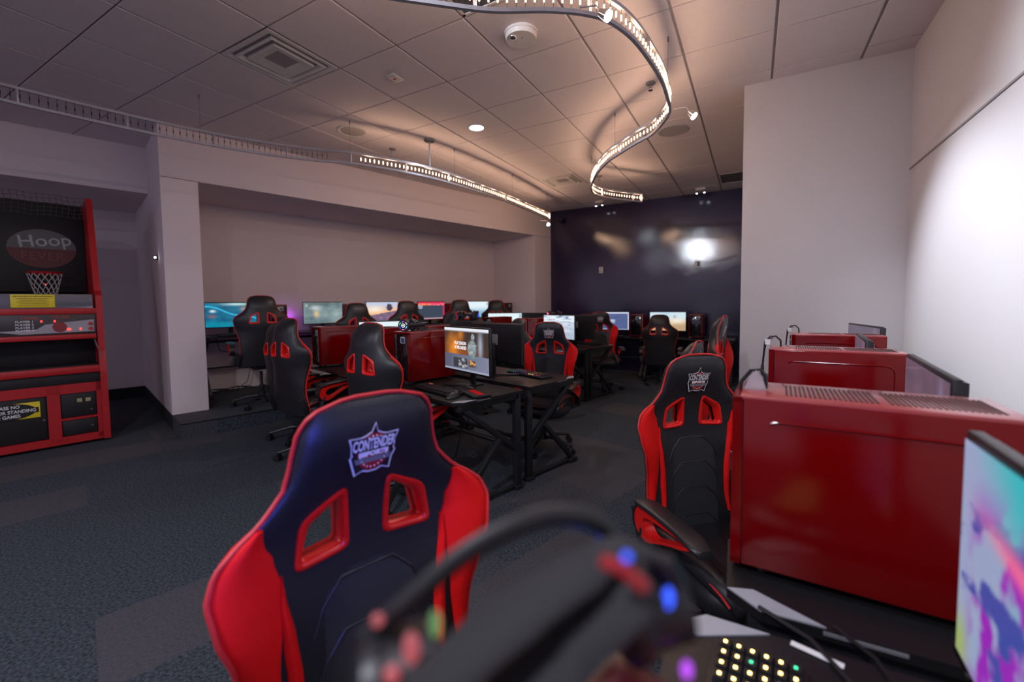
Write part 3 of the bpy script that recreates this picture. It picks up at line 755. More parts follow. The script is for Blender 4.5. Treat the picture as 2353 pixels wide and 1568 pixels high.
KB_L, KB_W = .44, .135
def make_keyboard(split, mats, nrow=6, ncol=17):
    t = thing('keyboard', 'x', 'keyboard')
    b = B(); b.box((0, 0, .011), (KB_L, KB_W, .018), bev=.004); b.build('case', M_black, t)
    bb = {}
    for r in range(nrow):
        for c in range(ncol):
            if r == 0 and 4 <= c <= 8: 
                if c != 6: continue
                w_ = .12
            else: w_ = .020
            x = -KB_L/2+.020+c*(KB_L-.04)/(ncol-1); y = -KB_W/2+.018+r*(KB_W-.036)/(nrow-1)
            if split:
                k = B(); k.loft([[Vector((x+sx*w_/2*q, y+sy*.0095*q, z)) for sx, sy in ((-1, -1), (1, -1), (1, 1), (-1, 1))] for q, z in ((1, .018), (.98, .022), (.8, .030))]); ko = k.build('key', M_black, t, smooth=False)
                l = B(); l.box((x, y, .0304), (.0045, .0045, .0008)); l.build('key_legend', mats[(c*3+r) % len(mats)], ko, smooth=False)
            else:
                q = bb.setdefault(0, B()); q.box((x, y, .024), (w_*.9, .016, .010))
                if mats and c % 1 == 0: bb.setdefault(1+int(c/ncol*len(mats)), B()).box((x+.0105, y, .0245), (.0035, .014, .003))
    for k, q in bb.items():
        q.build('keycaps' if k == 0 else 'key_glow', M_black if k == 0 else mats[k-1], t, smooth=False, stuff=(k == 0))
    return t
KB_PLAIN = freeze(make_keyboard(False, None)); KB_RGB = freeze(make_keyboard(False, [M_epink, M_eamber, M_epurple, M_eblue, M_ecyan, M_egreen]))
def make_mouse():
    t = thing('mouse', 'x', 'mouse')
    b = B(); rr = []
    for k in range(11):
        u = k/10; y = -.06+.12*u; w_ = .032*math.sin(PI*(u*.92+.04))**.45; h = .036*math.sin(PI*(u*.8+.12))
        rr.append([Vector((w_*math.cos(a), y, max(.001, h*math.sin(a)))) for a in [PI*j/12 for j in range(13)]]+[Vector((0, y, .001))])
    b.loft(rr); b.build('shell', M_black, t, ang=60)
    b = B(); b.cyl((-.004, .035, .032), (.004, .035, .032), .009, n=12); b.build('wheel', M_grey, t); return t
MOUSE = freeze(make_mouse())

def headset_at(label, loc, rz, led, s=1.0):
    """headset lying on its side; band arcs back, cups upright"""
    t = thing('headset', label, 'headset', loc, rz)
    for sx in (-1, 1):
        b = B(); b.cyl((sx*.070, 0, .048), (sx*.098, 0, .048), .045, n=28); b.cyl((sx*.098, 0, .048), (sx*.104, 0, .048), .038, .03, 28); b.build('ear_cup', M_blackgl, t)
        b = B(); b.tube([(sx*.062, .034*math.cos(a), .048+.036*math.sin(a)) for a in [2*PI*k/20 for k in range(20)]], .013, 8, closed=True); b.build('ear_cushion', M_leather, t)
        for k in range(6):
            a0 = 2*PI*k/6+.2; b = B(); b.tube([(sx*.1035, .030*math.cos(a0+.13*j), .048+.030*math.sin(a0+.13*j)) for j in range(6)], .0018, 5); b.build('led_ring', led[k % len(led)], t)
        b = B(); b.tube([(sx*.104, .014*math.cos(a), .048+.014*math.sin(a)) for a in [2*PI*k/14 for k in range(14)]], .002, 5, closed=True); b.sph((sx*.104, 0, .048), .006); b.build('led_hub', led[0], t)
    b = B(); pts = []
    for k in range(25):
        a = PI*k/24; pts.append((-.088*math.cos(a), .03+.125*math.sin(a), .05+.01*math.sin(a)))
    b.tube([(-.088, 0, .05)]+pts+[(.088, 0, .05)], .006, 8, flat=(1, 1.8)); b.build('headband', M_black, t)
    b = B(); b.tube([(-.082*math.cos(PI*k/20), .028+.105*math.sin(PI*k/20), .05) for k in range(21)], .007, 8, flat=(.6, 2)); b.build('band_pad', M_leather, t)
    b = B(); b.tube([(-.09, -.02, .02), (-.10, -.06, .005), (-.105, -.085, -.02), (-.10, -.09, -.12), (-.098, -.09, -.25)], .0025, 6); b.build('cable', M_black, t)
    return t

# ------------------------------------------------------------------ front cluster (row A faces the far wall)
S = {n: screen_mesh(f) for n, f in dict(page=pic_page, city=pic_city, blue=pic_blue, fog=pic_fog, sunset=pic_sunset, redwin=pic_redwin, sky=pic_sky, login=pic_login, sand=pic_sand, art=pic_art, dim=pic_dim).items()}
FU = 74.66
def P2(v): return (v.x, v.y)
A1 = Vector((-2.16, 2.575, 0)); A2 = A1+V*1.42
desk(DESK14, A1.x, A1.y, FU, 'black gaming desk under the lit game page screen, its K-shaped end frame facing the aisle', 'black K-leg gaming desks')
desk(DESK14, A2.x, A2.y, FU, 'black gaming desk left of the nearest centre tower, under the wide red tower', 'black K-leg gaming desks')
pc1 = Vector((-2.27, 2.454, 0))+V*(PW/2)+U*(PL/2); 
t1 = tower(pc1.x, pc1.y, FU+2, 'red tower with glossy side carrying the RGB headset, left of the game page screen')
pc3 = Vector((-3.67, 2.75, 0))+V*(PW/2)+U*(PL/2)
tower(pc3.x, pc3.y, FU-4, 'wide-looking red tower side between two chair backs, left centre')
m1 = monitor((-2.125, 2.70), (-1.52, 2.455), 1.157, S['page'], 'monitor showing a web page with orange flames and PLAY SEASON lettering')
tx = FACE_MY @ Matrix.Identity(4)
for s_, zz, sz in (('PLAY SEASON', .045, .034), ('01 RELOADED', .012, .034)):
    text('screen_lettering', s_, sz, Matrix.Translation((-.065, -.0022, zz)) @ FACE_MY, M_ewhite, m1, thick=.0003, xs=.74, bold=.0003)
monitor((-3.56, 3.13), (-3.22, 3.62), 1.157, S['sky'], 'monitor behind the nearest chair headrest, only its pale top strip showing')
# keyboards and mouse on A1
place(KB_PLAIN, (*P2(A1+(-V)*.30-U*.14), DT), rad(FU-90-4), 'plain black keyboard with an orange key in front of the game page screen')
kb_key = B(); kb_key.box((-.155, .035, .0292), (.045, .016, .003), bev=.001); kb_key.build('accent_key', mat('orange_key', (.8, .22, .05), .5), KB_PLAIN)
place(MOUSE, (*P2(A1+(-V)*.545-U*.20), DT), rad(FU-80), 'black mouse beside the keyboard at the end of the near desk')
b = B(); b.box((0, 0, .008), (.40, .13, .014), bev=.003); t = thing('wrist_tray', 'thin black tray with a red plate lying behind the keyboard on the near desk', 'tray', (*P2(A1+(-V)*.50-U*.01), DT), rad(FU-90-18))
b.build('tray', M_black, t); b = B(); b.box((.09, 0, .0165), (.17, .045, .003)); b.build('red_plate', M_redpl, t)
b = B(); b.box((-.10, .035, .0165), (.10, .012, .003)); b.build('lettered_strip', M_grey, t)
headset_at('headset with rainbow lit ear cups lying on the nearest centre tower', (*P2(pc1-U*.13+V*.03), DT+PH+.008), rad(FU-90-55), [M_ewhite, M_epurple, M_egreen, M_eblue, M_epink, M_ecyan])
# row B, back to back
B1 = Vector((-1.416, 2.779, 0))+V*.70+U*.31
desk(DESK14, B1.x, B1.y, FU+180, 'black gaming desk with the rainbow keyboard, backed against the near desk', 'black K-leg gaming desks')
B2 = B1+V*1.42
desk(DESK14, B2.x, B2.y, FU+180, 'black gaming desk of the back-to-back row hidden behind the red towers', 'black K-leg gaming desks')
monitor((-1.60, 3.10), (-2.195, 3.235), 1.16, S['login'], 'black monitor seen from behind, right of the game page screen')
monitor((-2.10, 3.42), (-2.69, 3.57), 1.16, S['login'], 'monitor seen from behind, its pale top edge just above the game page screen')
monitor((-3.02, 3.55), (-3.60, 3.74), 1.16, S['sky'], 'monitor seen from behind, its grey top edge left of the RGB headset')
tower(*P2(Vector((-2.80, 3.52, 0))), FU+180, 'red tower top showing behind the RGB headset')
tower(-3.0, 2.9, 107, 'red tower side showing between the nearest chair headrest and the headset tower')
place(KB_RGB, (*P2(B1+V*(-.36)+U*.08), DT), rad(FU+90-7), 'keyboard with rainbow backlight on the desk behind the game page screen')
headset_at('dark headset lying over the black monitor backs, centre', (-2.50, 3.60, 1.163), rad(20), [M_eblue, M_black, M_logored])
# ------------------------------------------------------------------ second cluster
C1c = Vector((-1.99, 5.28, 0))+V*.46; C2c = C1c+U*.63
desk(DESK10, C1c.x, C1c.y, FU, 'black gaming desk in mid room carrying the blurred city screen', 'black K-leg gaming desks')
desk(DESK10, C2c.x, C2c.y, FU+180, 'black gaming desk in mid room backed against the city screen desk', 'black K-leg gaming desks')
desk(DESK10, *P2(C1c+V*.98), FU, 'black gaming desk deep in mid room left of the city screen desk', 'black K-leg gaming desks')
desk(DESK10, *P2(C2c+V*.98), FU+180, 'black gaming desk deepest in mid room, next to the alcove chairs', 'black K-leg gaming desks')
monitor((-2.605, 5.60), (-2.02, 5.36), 1.165, S['city'], 'monitor showing a blurred blue city street behind a chair headrest')
pq = Vector((-2.715, 5.362, 0))+V*(PW/2)+U*(PL/2)
tower(*P2(pq), FU, 'red tower side just left of the city screen')
tower(*P2(Vector((-3.52, 6.02, 0))+V*(PW/2)), FU, 'small red tower with a front sticker between mid-room screens')
monitor((-4.02, 6.33), (-3.50, 6.72), 1.168, S['sky'], 'small pale blue screen showing low between red towers in mid room')
monitor((-1.872, 5.73), (-2.45, 5.89), 1.155, S['login'], 'black monitor seen from behind, right of the city screen')
monitor((-2.86, 6.40), (-3.42, 6.56), 1.168, S['login'], 'monitor seen from behind with a bluish top edge, left of the city screen')
tower(*P2(Vector((-2.66, 6.10, 0))), FU+180, 'red tower behind the city screen, carrying a headset')
headset_at('headset with a red glowing hub on top of the tower behind the city screen', (-2.61, 6.02, DT+PH+.008), rad(FU-30), [M_epink, M_black])
place(KB_PLAIN, (*P2(C2c-V*.12+U*.12), DT), rad(FU+90), 'dark keyboard at the end of the mid-room desk near the half hidden chair')
# ------------------------------------------------------------------ far wall row
for x, lb in ((-2.35, 'black gaming desk at the far wall under the blue login screen'), (-.95, 'black gaming desk at the far wall under the sandy-coloured screen')):
    desk(DESK14, x, 7.86, 90, lb, 'black K-leg gaming desks')
monitor((-2.53, 7.86), (-1.955, 7.86), 1.158, S['login'], 'monitor showing a blue login screen against the dark far wall')
monitor((-1.575, 7.86), (-.99, 7.86), 1.158, S['sand'], 'monitor showing a sandy desert picture against the dark far wall')
tower(-1.775, 7.88, 90, 'red-framed tower with fan front between the two far-wall screens')
tower(-.82, 7.95, 90, 'dark tower right of the sandy-coloured screen at the far wall')
tower(-2.72, 7.95, 90, 'red tower left of the blue login screen at the far wall')
place(KB_PLAIN, (-2.2, 7.66, DT), 0, 'dark keyboard below the blue login screen at the far wall')
place(MOUSE, (-.88, 7.66, DT), 0, 'mouse right of the chair at the far-wall desk')
# ------------------------------------------------------------------ left alcove row on the step
AZ = .163+DT*1.105
FV = 164.66
pics = ['blue', 'fog', 'sunset', 'redwin', 'sky']
lbs = ['monitor showing a deep blue game picture beside the left pillar', 'monitor showing a misty green-grey game scene in the left alcove', 'monitor showing an orange sunset in the left alcove', 'monitor showing a dark window with a red border in the left alcove', 'monitor showing pale sky over a skyline at the end of the left alcove']
dl = ['black desk under the deep blue game screen, next to the left pillar', 'black desk under the misty game screen', 'black desk under the sunset screen', 'black desk under the red-bordered screen', 'black desk under the pale sky screen in the alcove corner']
tl = ['dark tower with a label seen over the shoulder of the chair by the left pillar', 'dark-fronted tower between the misty and the sunset screens', 'dark-fronted tower with a label between the sunset and red-bordered screens', 'dark-fronted tower right of the red-bordered screen', 'dark-fronted tower with a label at the end of the left alcove']
mu = [(.49, 1.07), (1.70, 2.29), (2.70, 3.28), (3.70, 4.28), (4.82, 5.41)]
for i in range(5):
    a, c = mu[i]; p0, p1 = UV(a, .85), UV(c, .85)
    monitor(P2(p0), P2(p1), 1.385, S[pics[i]], lbs[i], AZ)
    q = UV([.93, 1.98, 3.04, 4.10, 5.36][i], .85); dk = desk(DESK11, q.x, q.y, FV, dl[i], 'black desks along the left alcove wall', .163); dk.scale.z = 1.105
    tu = [1.30, 2.45, 3.43, 4.45, 5.80][i]; q = UV(tu, .86); tower(q.x, q.y, FV, tl[i], AZ-.004)
place(KB_RGB, (*P2(UV(2.0, .62)), AZ), rad(FV-90), 'keyboard with purple backlight below the misty game screen')
place(KB_PLAIN, (*P2(UV(.78, .62)), AZ), rad(FV-90), 'dark keyboard below the deep blue game screen by the left pillar')
lamp('monitor_backlight', 'POINT', P2(UV(1.60, 1.12))+(1.16,), 0.5, (.55, .08, 1), .03)
b = B(); b.tube([(*P2(UV(.5+.35*math.sin(k*.9)*.6+k*.04, 1.0)), .20+.03*math.cos(k*1.7)) for k in range(14)], .008, 6)
o = b.build('power_cable', M_black, None); tag(o, 'loose black cable lying under the desk by the left pillar', 'cable')

# ------------------------------------------------------------------ right-hand row along the pale wall
RG = 'black desks along the right wall'
desk(DESK11, .19, .375, 2, 'black desk nearest the camera with the amber-lit keyboard, right foreground', RG)
desk(DESK11, .245, 1.475, 2, 'black desk under the large red tower on the right', RG)
desk(DESK11, .27, 2.57, 2, 'black desk under the second red tower of the right row', RG)
desk(DESK11, .36, 3.70, 2, 'black desk under the farthest red tower of the right row', RG)
tower(.20, 1.062+PW/2, -2.5, 'large red tower filling the right foreground')
tower(.30, 2.18+PW/2, -3, 'second red tower of the right row, behind the large one')
tower(.445, 3.20+PW/2, -1, 'farthest red tower of the right row, in front of the pale wall')
t0 = tower(.120, .086, -16, 'red tower right under the camera, only its top corner showing at the bottom edge')
monitor((.273, .868), (.250, .27), 1.13, S['art'], 'near monitor with purple and turquoise artwork cut by the right edge of the photo')
monitor((.462, 1.96), (.402, 1.36), 1.135, S['dim'], 'monitor seen steeply with a dim violet screen behind the large red tower')
monitor((.515, 3.13), (.455, 2.54), 1.135, S['dim'], 'monitor end showing as a thin slab above the second red tower')
monitor((.63, 4.10), (.70, 3.51), 1.150, S['dim'], 'farthest small monitor top above the farthest red tower')
KB_A = make_keyboard(True, [M_eamber, M_eamber, M_eamber, M_eamber, M_eamber, M_egreen, M_eamber])
place(KB_A, (.005, .585, DT+.001), rad(-90-4), 'amber-lit keyboard on the nearest desk at the bottom of the photo')
def label_strip(c, d, rz):
    b = B(); b.box((0, 0, .001), d); o = b.build('cable_label', M_white, None); o.location = c; o.rotation_euler = (0, 0, rz); tag(o, 'pale paper strip lying on the near desk in front of the large red tower', 'label'); return o
label_strip((.105, .872, DT), (.075, .012, .0012), rad(-14))
b = B(); b.tube([(.02, .95, DT+.006), (.10, .90, DT+.005), (.16, .80, DT+.005), (.30, .72, DT+.005), (.36, .60, DT+.005)], .004, 6)
b.tube([(.14, .96, DT+.005), (.19, .90, DT+.005), (.21, .82, DT+.005), (.33, .80, DT+.005)], .0035, 6)
o = b.build('power_cable', M_black, None); tag(o, 'black cables snaking over the near desk in front of the large red tower', 'cable')
# cables / hooks hanging on the tower fronts
for x, y, lb in ((.062, 2.27, 'cable with white tag hooked over the front of the second red tower'), (.208, 3.30, 'cable with white tag hooked over the front of the farthest red tower')):
    z = DT+PH+.008; t = thing('headset_cable', lb, 'cable', (x, y, z))
    b = B(); b.tube([(.05, 0, .002), (.048, 0, .03), (.03, 0, .048), (.008, 0, .046), (-.012, 0, .02), (-.016, 0, -.04), (-.022, 0, -.12), (-.030, .002, -.20)], .0045, 6)
    b.tube([(.02, .01, .040), (-.005, .01, .03), (-.014, .01, -.03), (-.02, .008, -.10)], .003, 6); b.build('cord', M_black, t)
    b = B(); b.box((-.002, -.008, .022), (.02, .003, .024)); b.build('tag', M_white, t)
    b = B(); b.box((-.020, 0, -.10), (.012, .012, .04), bev=.003); b.build('inline_clip', M_black, t)
t = thing('headset_hook', 'clear plastic hook with a cable on the front corner of the large red tower', 'hook', (.005, 1.165, DT+PH+.007))
b = B(); b.loft([[Vector((x, y, z)) for x, z in ((-.020, 0), (.026, 0), (.016, .032), (.004, .046), (-.008, .032))] for y in (-.012, .012)]); b.build('bracket', mat('clear_plastic', (.55, .5, .52), .2, alpha=.55), t)
b = B(); b.tube([(.024, -.005, .003), (.024, -.01, .032), (.012, -.005, .048), (-.006, -.004, .044), (-.026, 0, .015), (-.034, 0, -.05), (-.036, 0, -.2)], .0045, 6); b.build('cord', M_black, t)

# ------------------------------------------------------------------ foreground headset on the tower under the camera
def pix(x, y, c): 
    return Vector((0, 0, HC)) + (r2*((x-CX)/FPX) - u2*((y-CY)/FPX) + fw)*c
t = thing('headset', 'large blurred black headset with blue and pink lights right in front of the lens', 'headset', (0, 0, 0))
def cat(P, n=6):
    out = []
    for i in range(len(P)-1):
        p0, p1, p2, p3 = P[max(i-1, 0)], P[i], P[i+1], P[min(i+2, len(P)-1)]
        for k in range(n):
            q = k/n; out.append(.5*((2*p1)+(p2-p0)*q+(2*p0-5*p1+4*p2-p3)*q*q+(3*p1-p0-3*p2+p3)*q**3))
    return out+[P[-1]]
hb = [Vector(p) for p in ((-.158, .128, 1.190), (-.150, .150, 1.213), (-.120, .195, 1.222), (-.085, .235, 1.222), (-.060, .262, 1.212), (-.050, .275, 1.188))]
HS = [(840, 1470, .225), (930, 1390, .225), (1080, 1265, .230), (1240, 1190, .236), (1360, 1195, .242), (1410, 1245, .246)]
b = B(); b.tube(cat([pix(*p) for p in HS]), .0042, 10, flat=(1, 1.4)); b.build('headband', M_black, t)
HS2 = [(940, 1640, .190), (1080, 1500, .196), (1230, 1385, .205), (1360, 1300, .215), (1450, 1265, .225), (1510, 1300, .235), (1545, 1400, .245)]
b = B(); b.tube(cat([pix(*p) for p in HS2]), [.013]*12+[.012]*6+[.010]*6+[.008]*6+[.006]*6+[.006], 12, flat=(1.3, .6)); b.build('band_pad', M_fabric, t)
HS3 = [(1150, 1620, .200), (1260, 1500, .207), (1370, 1390, .215), (1455, 1310, .222)]
b = B(); b.tube(cat([pix(*p) for p in HS3]), .017, 12, flat=(1.5, .6)); b.build('band_pad', M_fabric, t)
c2 = pix(1495, 1385, .250); c1 = pix(950, 1560, .225)
for c, nm in ((c2, 1), (c1, 0)):
    ax = (c2-c1).normalized()
    b = B(); b.cyl(c-ax*.010, c+ax*.014, .024 if nm else .026, n=28); b.build('ear_cup', M_black, t)
    q = ax.orthogonal().normalized(); w = ax.cross(q)
    b = B(); b.tube([c-ax*.016+(q*math.cos(a)+w*math.sin(a))*.018 for a in [2*PI*k/20 for k in range(20)]], .010, 8, closed=True); b.build('ear_cushion', M_leather, t)
b = B(); b.sph(pix(1440, 1280, .190), .0020); b.sph(pix(1536, 1375, .225), .0026, (1, 1, 2.2)); b.build('blue_light', M_eblue, t)
b = B(); b.sph(pix(1578, 1540, .222), .0026, (1, 1, 1.8)); b.build('purple_light', M_epurple, t)
b = B(); b.sph(pix(1000, 1435, .205), .0026, (1, 1, 2.6)); b.build('green_light', emat('dull_green', (.15, .35, .12), .6), t)
b = B(); b.sph(pix(945, 1490, .205), .004, (1, 1, 1.9)); b.sph(pix(900, 1550, .205), .004); b.sph(pix(868, 1425, .215), .003); b.build('pink_light', emat('dull_pink', (.55, .10, .12), .6), t)
b = B(); b.tube(cat([pix(1530, 1285, .235), pix(1562, 1350, .240), pix(1560, 1430, .243), pix(1500, 1480, .246)]), .0042, 8); b.build('yoke', M_black, t)
b = B(); b.tube(cat([pix(1385, 1290, .190), pix(1430, 1310, .190), pix(1480, 1350, .190)]), .0030, 8); b.build('red_strip', M_logored, t)
lamp('headset_led', 'POINT', pix(1350, 1290, .26), .035, (.05, .10, 1), .01)
lamp('added_blue_spot', 'SPOT', (-.13, .12, 1.02), 10, (.06, .09, 1), .02, (-.80, .60, 1.02), 70, 1.0)  # added blue spot out of view, gives the foreground chair its blue sheen

# ------------------------------------------------------------------ ceiling fittings
def tile_c(i, j): return Vector((GX0+(i+.5)*TS, GY0+(j+.5)*TS, CEIL))
def diffuser(i, j, label):
    c = tile_c(i, j); t = thing('air_diffuser', label, 'vent', c); hs = TS/2-.012
    def rg(a, z): return [Vector((x*a, y*a, z)) for x, y in ((-1, -1), (1, -1), (1, 1), (-1, 1))]
    b = B(); b.loft([rg(hs, .01), rg(hs, -.002), rg(hs-.03, -.002), rg(hs-.10, .05)], cap=False); b.build('outer_frame', M_whitepl, t, ang=20)
    b = B(); b.loft([rg(hs-.09, .05), rg(hs-.06, -.004), rg(hs-.075, -.010), rg(hs-.14, .04)], cap=False); b.build('middle_cone', M_whitepl, t, ang=20)
    b = B(); b.loft([rg(hs-.13, .035), rg(hs-.125, -.012), rg(hs-.132, -.012), rg(.004, .040)]); b.build('centre_plate', M_whitepl, t, ang=20)
    b = B(); b.cyl((0, 0, .055), (0, 0, .09), .17, n=28); b.build('duct', mat('duct_black', (.005, .005, .005), .9), t)
diffuser(-6, 2, 'large square air diffuser in the near left part of the ceiling')
diffuser(-5, 9, 'small far square air diffuser between the two curved lights')
def grille(i, j, label):
    c = tile_c(i, j); hs = TS/2-.012; t = thing('return_grille', label, 'vent', c)
    b = B(); b.box((0, 0, .010), (hs*2, hs*2, .004)); b.build('backing', mat('grille_dark', (.05, .05, .05), .9), t)
    b = B()
    for k in range(38):
        q = -hs+.02+k*(2*hs-.04)/37; b.box((q, 0, .004), (.006, 2*hs-.03, .003)); b.box((0, q, .004), (2*hs-.03, .006, .003))
    b.build('mesh', M_grey, t, smooth=False)
    b = B()
    for sx, sy, d in ((1, 0, (.02, 2*hs, .008)), (-1, 0, (.02, 2*hs, .008)), (0, 1, (2*hs, .02, .008)), (0, -1, (2*hs, .02, .008))): b.box((sx*(hs-.01), sy*(hs-.01), 0), d)
    b.build('frame', M_whitepl, t, smooth=False)
grille(-3, 2, 'perforated return air panel at the top edge of the photo behind the curved light')
grille(-1, 11, 'dark return air panel over the far wall, next to the pale wall stub')
def ring(name, x, y, r, label, cat_, m1_, m2_):
    t = thing(name, label, cat_, (x, y, CEIL))
    b = B(); prof = [(r, 0), (r, -.006), (r*.93, -.011), (r*.80, -.006), (r*.78, -.003)]
    b.loft([[Vector((q*math.cos(a), q*math.sin(a), z)) for a in [2*PI*k/40 for k in range(40)]] for q, z in prof], cap=False); b.build('rim', m1_, t, ang=60)
    b = B(); b.cyl((0, 0, -.005), (0, 0, 0), r*.79, n=40); b.build('grille' if cat_ == 'speaker' else 'disc', m2_, t); return t
M_spk = mat('speaker_mesh', (.42, .39, .38), .8, bump=(900, 1.0, .003))
ring('ceiling_speaker', -3.862, 3.391, .165, 'round ceiling speaker above the left bulkhead light', 'speaker', M_whitepl, M_spk)
ring('ceiling_speaker', -.81, 5.224, .165, 'round ceiling speaker near the pale wall stub', 'speaker', M_spk, M_spk)
ring('recessed_light', -2.645, 4.017, .095, 'glowing round recessed ceiling light in the middle of the ceiling', 'light', M_whitepl, M_lcd)
for x, y, lb in ((-.9, -1.2, 'unseen recessed ceiling light added as fill behind the camera, straight back'), (-3.4, -1.6, 'unseen recessed ceiling light added as fill behind the camera, towards the arcade side'), (-1.77, -.30, 'recessed ceiling spotlight behind the camera aimed at the dark far wall'), (.3, .6, 'unseen recessed ceiling light added as fill right above the camera, over the nearest desk')):  # all but the aimed spotlight are unseen fittings added for fill
    t = ring('recessed_light', x, y, .095, lb, 'light', M_whitepl, M_lcd); t['group'] = 'recessed lights behind the camera'
t = thing('smoke_detector', 'large round smoke detector with a clear lens near the top of the ceiling', 'smoke detector', (-1.463, 2.811, CEIL))
b = B(); b.cyl((0, 0, -.018), (0, 0, 0), .118, n=40); b.cyl((0, 0, -.048), (0, 0, -.018), .105, .113, 40); b.build('housing', M_whitepl, t)
b = B(); b.sph((-.035, -.055, -.050), .027, (1, 1, .5), 20); b.build('lens', M_chrome, t)
b = B(); b.cyl((.02, -.02, -.050), (.02, -.02, -.047), .004, n=8); b.build('test_hole', M_black, t)
b = B(); b.box((-.02, .112, -.03), (.035, .004, .008)); b.build('red_mark', M_redpl, t)
t = thing('strobe_plate', 'small white ceiling plate with a red dot, left of the smoke detector', 'alarm', (-2.656, 2.796, CEIL))
b = B(); b.box((0, 0, -.008), (.085, .125, .016), bev=.004); b.build('plate', M_whitepl, t); b = B(); b.sph((.0, 0, -.018), .012, (1, 1, .4)); b.build('red_dot', M_redpl, t)
for (x, y), lb in zip(((-.812, 4.005), (-3.882, 4.018), (-2.052, 6.46)), ('sprinkler head beside the curved bulb light on the right', 'sprinkler head left of the pole carrying the long bulb light', 'small far sprinkler head inside the hook of the curved light')):
    t = thing('sprinkler', lb, 'sprinkler', (x, y, CEIL))
    b = B(); b.cyl((0, 0, -.012), (0, 0, 0), .04, .042, 24); b.build('escutcheon', M_grey, t)
    b = B(); b.cyl((0, 0, -.04), (0, 0, -.012), .009, n=10); b.tube([(-.014, 0, -.02), (-.016, 0, -.045), (0, 0, -.062), (.016, 0, -.045), (.014, 0, -.02)], .003, 6); b.cyl((0, 0, -.066), (0, 0, -.062), .020, n=16); b.build('head', M_chrome, t)

# ------------------------------------------------------------------ curved bulb rails
ZT, ZB = 2.916, 2.806
def crom(P, step):
    P = [Vector((*p, 0)) for p in P]; fine = cat(P, 30); out = [fine[0]]; acc = 0
    for a, c in zip(fine[:-1], fine[1:]):
        L = (c-a).length
        while acc+L >= step:
            t_ = (step-acc)/L; a = a+(c-a)*t_; L = (c-a).length; out.append(a); acc = 0
        acc += L
    return out
def bar_mesh(pts, z, w, h):
    b = B(); rr = []
    for i, p in enumerate(pts):
        t_ = (pts[min(i+1, len(pts)-1)]-pts[max(i-1, 0)]).normalized(); n = Vector((-t_.y, t_.x, 0))
        rr.append([Vector((p.x, p.y, z))+n*sx*w/2+Vector((0, 0, sz*h/2)) for sx, sz in ((-1, -1), (1, -1), (1, 1), (-1, 1))])
    return b.loft(rr)
def rail(name, label, P, lit_from, step=.047, maxb=100):
    t = thing(name, label, 'light', (0, 0, 0))
    F = crom(P, .05)
    bar_mesh(F, ZT, .020, .020).build('top_bar', M_alu, t, ang=30); bar_mesh(F, ZB, .020, .020).build('bottom_bar', M_alu, t, ang=30)
    for i in range(0, len(F), 12):
        p = F[i]; b = B(); b.bar((p.x, p.y, ZB), (p.x, p.y, ZT), .012, .018, (1, 0, 0)); b.build('spacer', M_alu, t)
    p = F[-1]; b = B(); b.bar((p.x, p.y, ZB-.01), (p.x, p.y, ZT+.01), .014, .03, (1, 0, 0)); b.build('end_cap', M_alu, t)
    Bp = crom(P, step); zc = (ZT+ZB)/2
    bm_ = B(); bm_.cyl((0, 0, -.012), (0, 0, .012), .005, n=8); bm_.sph((0, 0, .012), .005, n=8); bm_.sph((0, 0, -.012), .005, n=8); mb = bm_.mesh(); mb.materials.append(M_bulb)
    wm = B(); wm.cyl((0, 0, -.045), (0, 0, .045), .0013, n=5); mw = wm.mesh(); mw.materials.append(M_metal)
    um = B(); um.cyl((0, 0, -.045), (0, 0, .045), .0016, n=5); um.cyl((0, 0, -.012), (0, 0, .012), .004, n=6); mu_ = um.mesh(); mu_.materials.append(M_metal)
    lit = [p for p in Bp if lit_from(p)]; un = [p for p in Bp if not lit_from(p)]
    lit.sort(key=lambda p: (p.x**2+p.y**2))
    for p in lit[:maxb]:
        o = link('bulb', mb, t); o.location = (p.x, p.y, zc); w = link('bulb_wire', mw, o)
    if lit[maxb:]:
        q = B()
        for p in lit[maxb:]:
            q.cyl((p.x, p.y, zc-.012), (p.x, p.y, zc+.012), .005, n=8)
        q.build('bulb', M_bulb, t, stuff=True)
    for p in un[:60]:
        o = link('unlit_bulb', mu_, t); o.location = (p.x, p.y, zc)
    # light given off by the bulbs
    LP = [p for p in Bp if lit_from(p)]
    for p in LP[2::5]:
        lamp('rail_bulb_lamp', 'POINT', (p.x, p.y, zc), 1.9, WARM, .012)
    # suspension wires with ceiling clips
    for i in range(8, len(F)-1, 26):
        p = F[i]; b = B(); b.cyl((p.x, p.y, ZT), (p.x, p.y, CEIL), .001, n=5); w = b.build('suspension_wire', M_metal, t)
        b = B(); b.cyl((p.x, p.y, CEIL-.035), (p.x, p.y, CEIL), .006, n=8); b.build('ceiling_clip', M_grey, w)
    return t
R1P = [(-4.70, .45), (-4.66, .96), (-4.60, 1.30), (-4.52, 1.65), (-4.40, 2.05), (-4.20, 2.50), (-3.92, 2.93), (-3.62, 3.28), (-3.30, 4.03), (-3.16, 5.05), (-3.13, 6.00), (-3.16, 7.10)]
rl1 = rail('rail_light', 'long gently curved bulb rail hanging in front of the left bulkhead', R1P, lambda p: p.y > 3.27)
b = B(); b.cyl((-3.305, 4.02, ZT), (-3.305, 4.02, CEIL), .008, n=12); b.build('pole', M_alu, rl1)
b = B(); b.cyl((-3.305, 4.02, CEIL-.022), (-3.305, 4.02, CEIL), .060, .064, 28); b.build('canopy', M_grey, rl1)
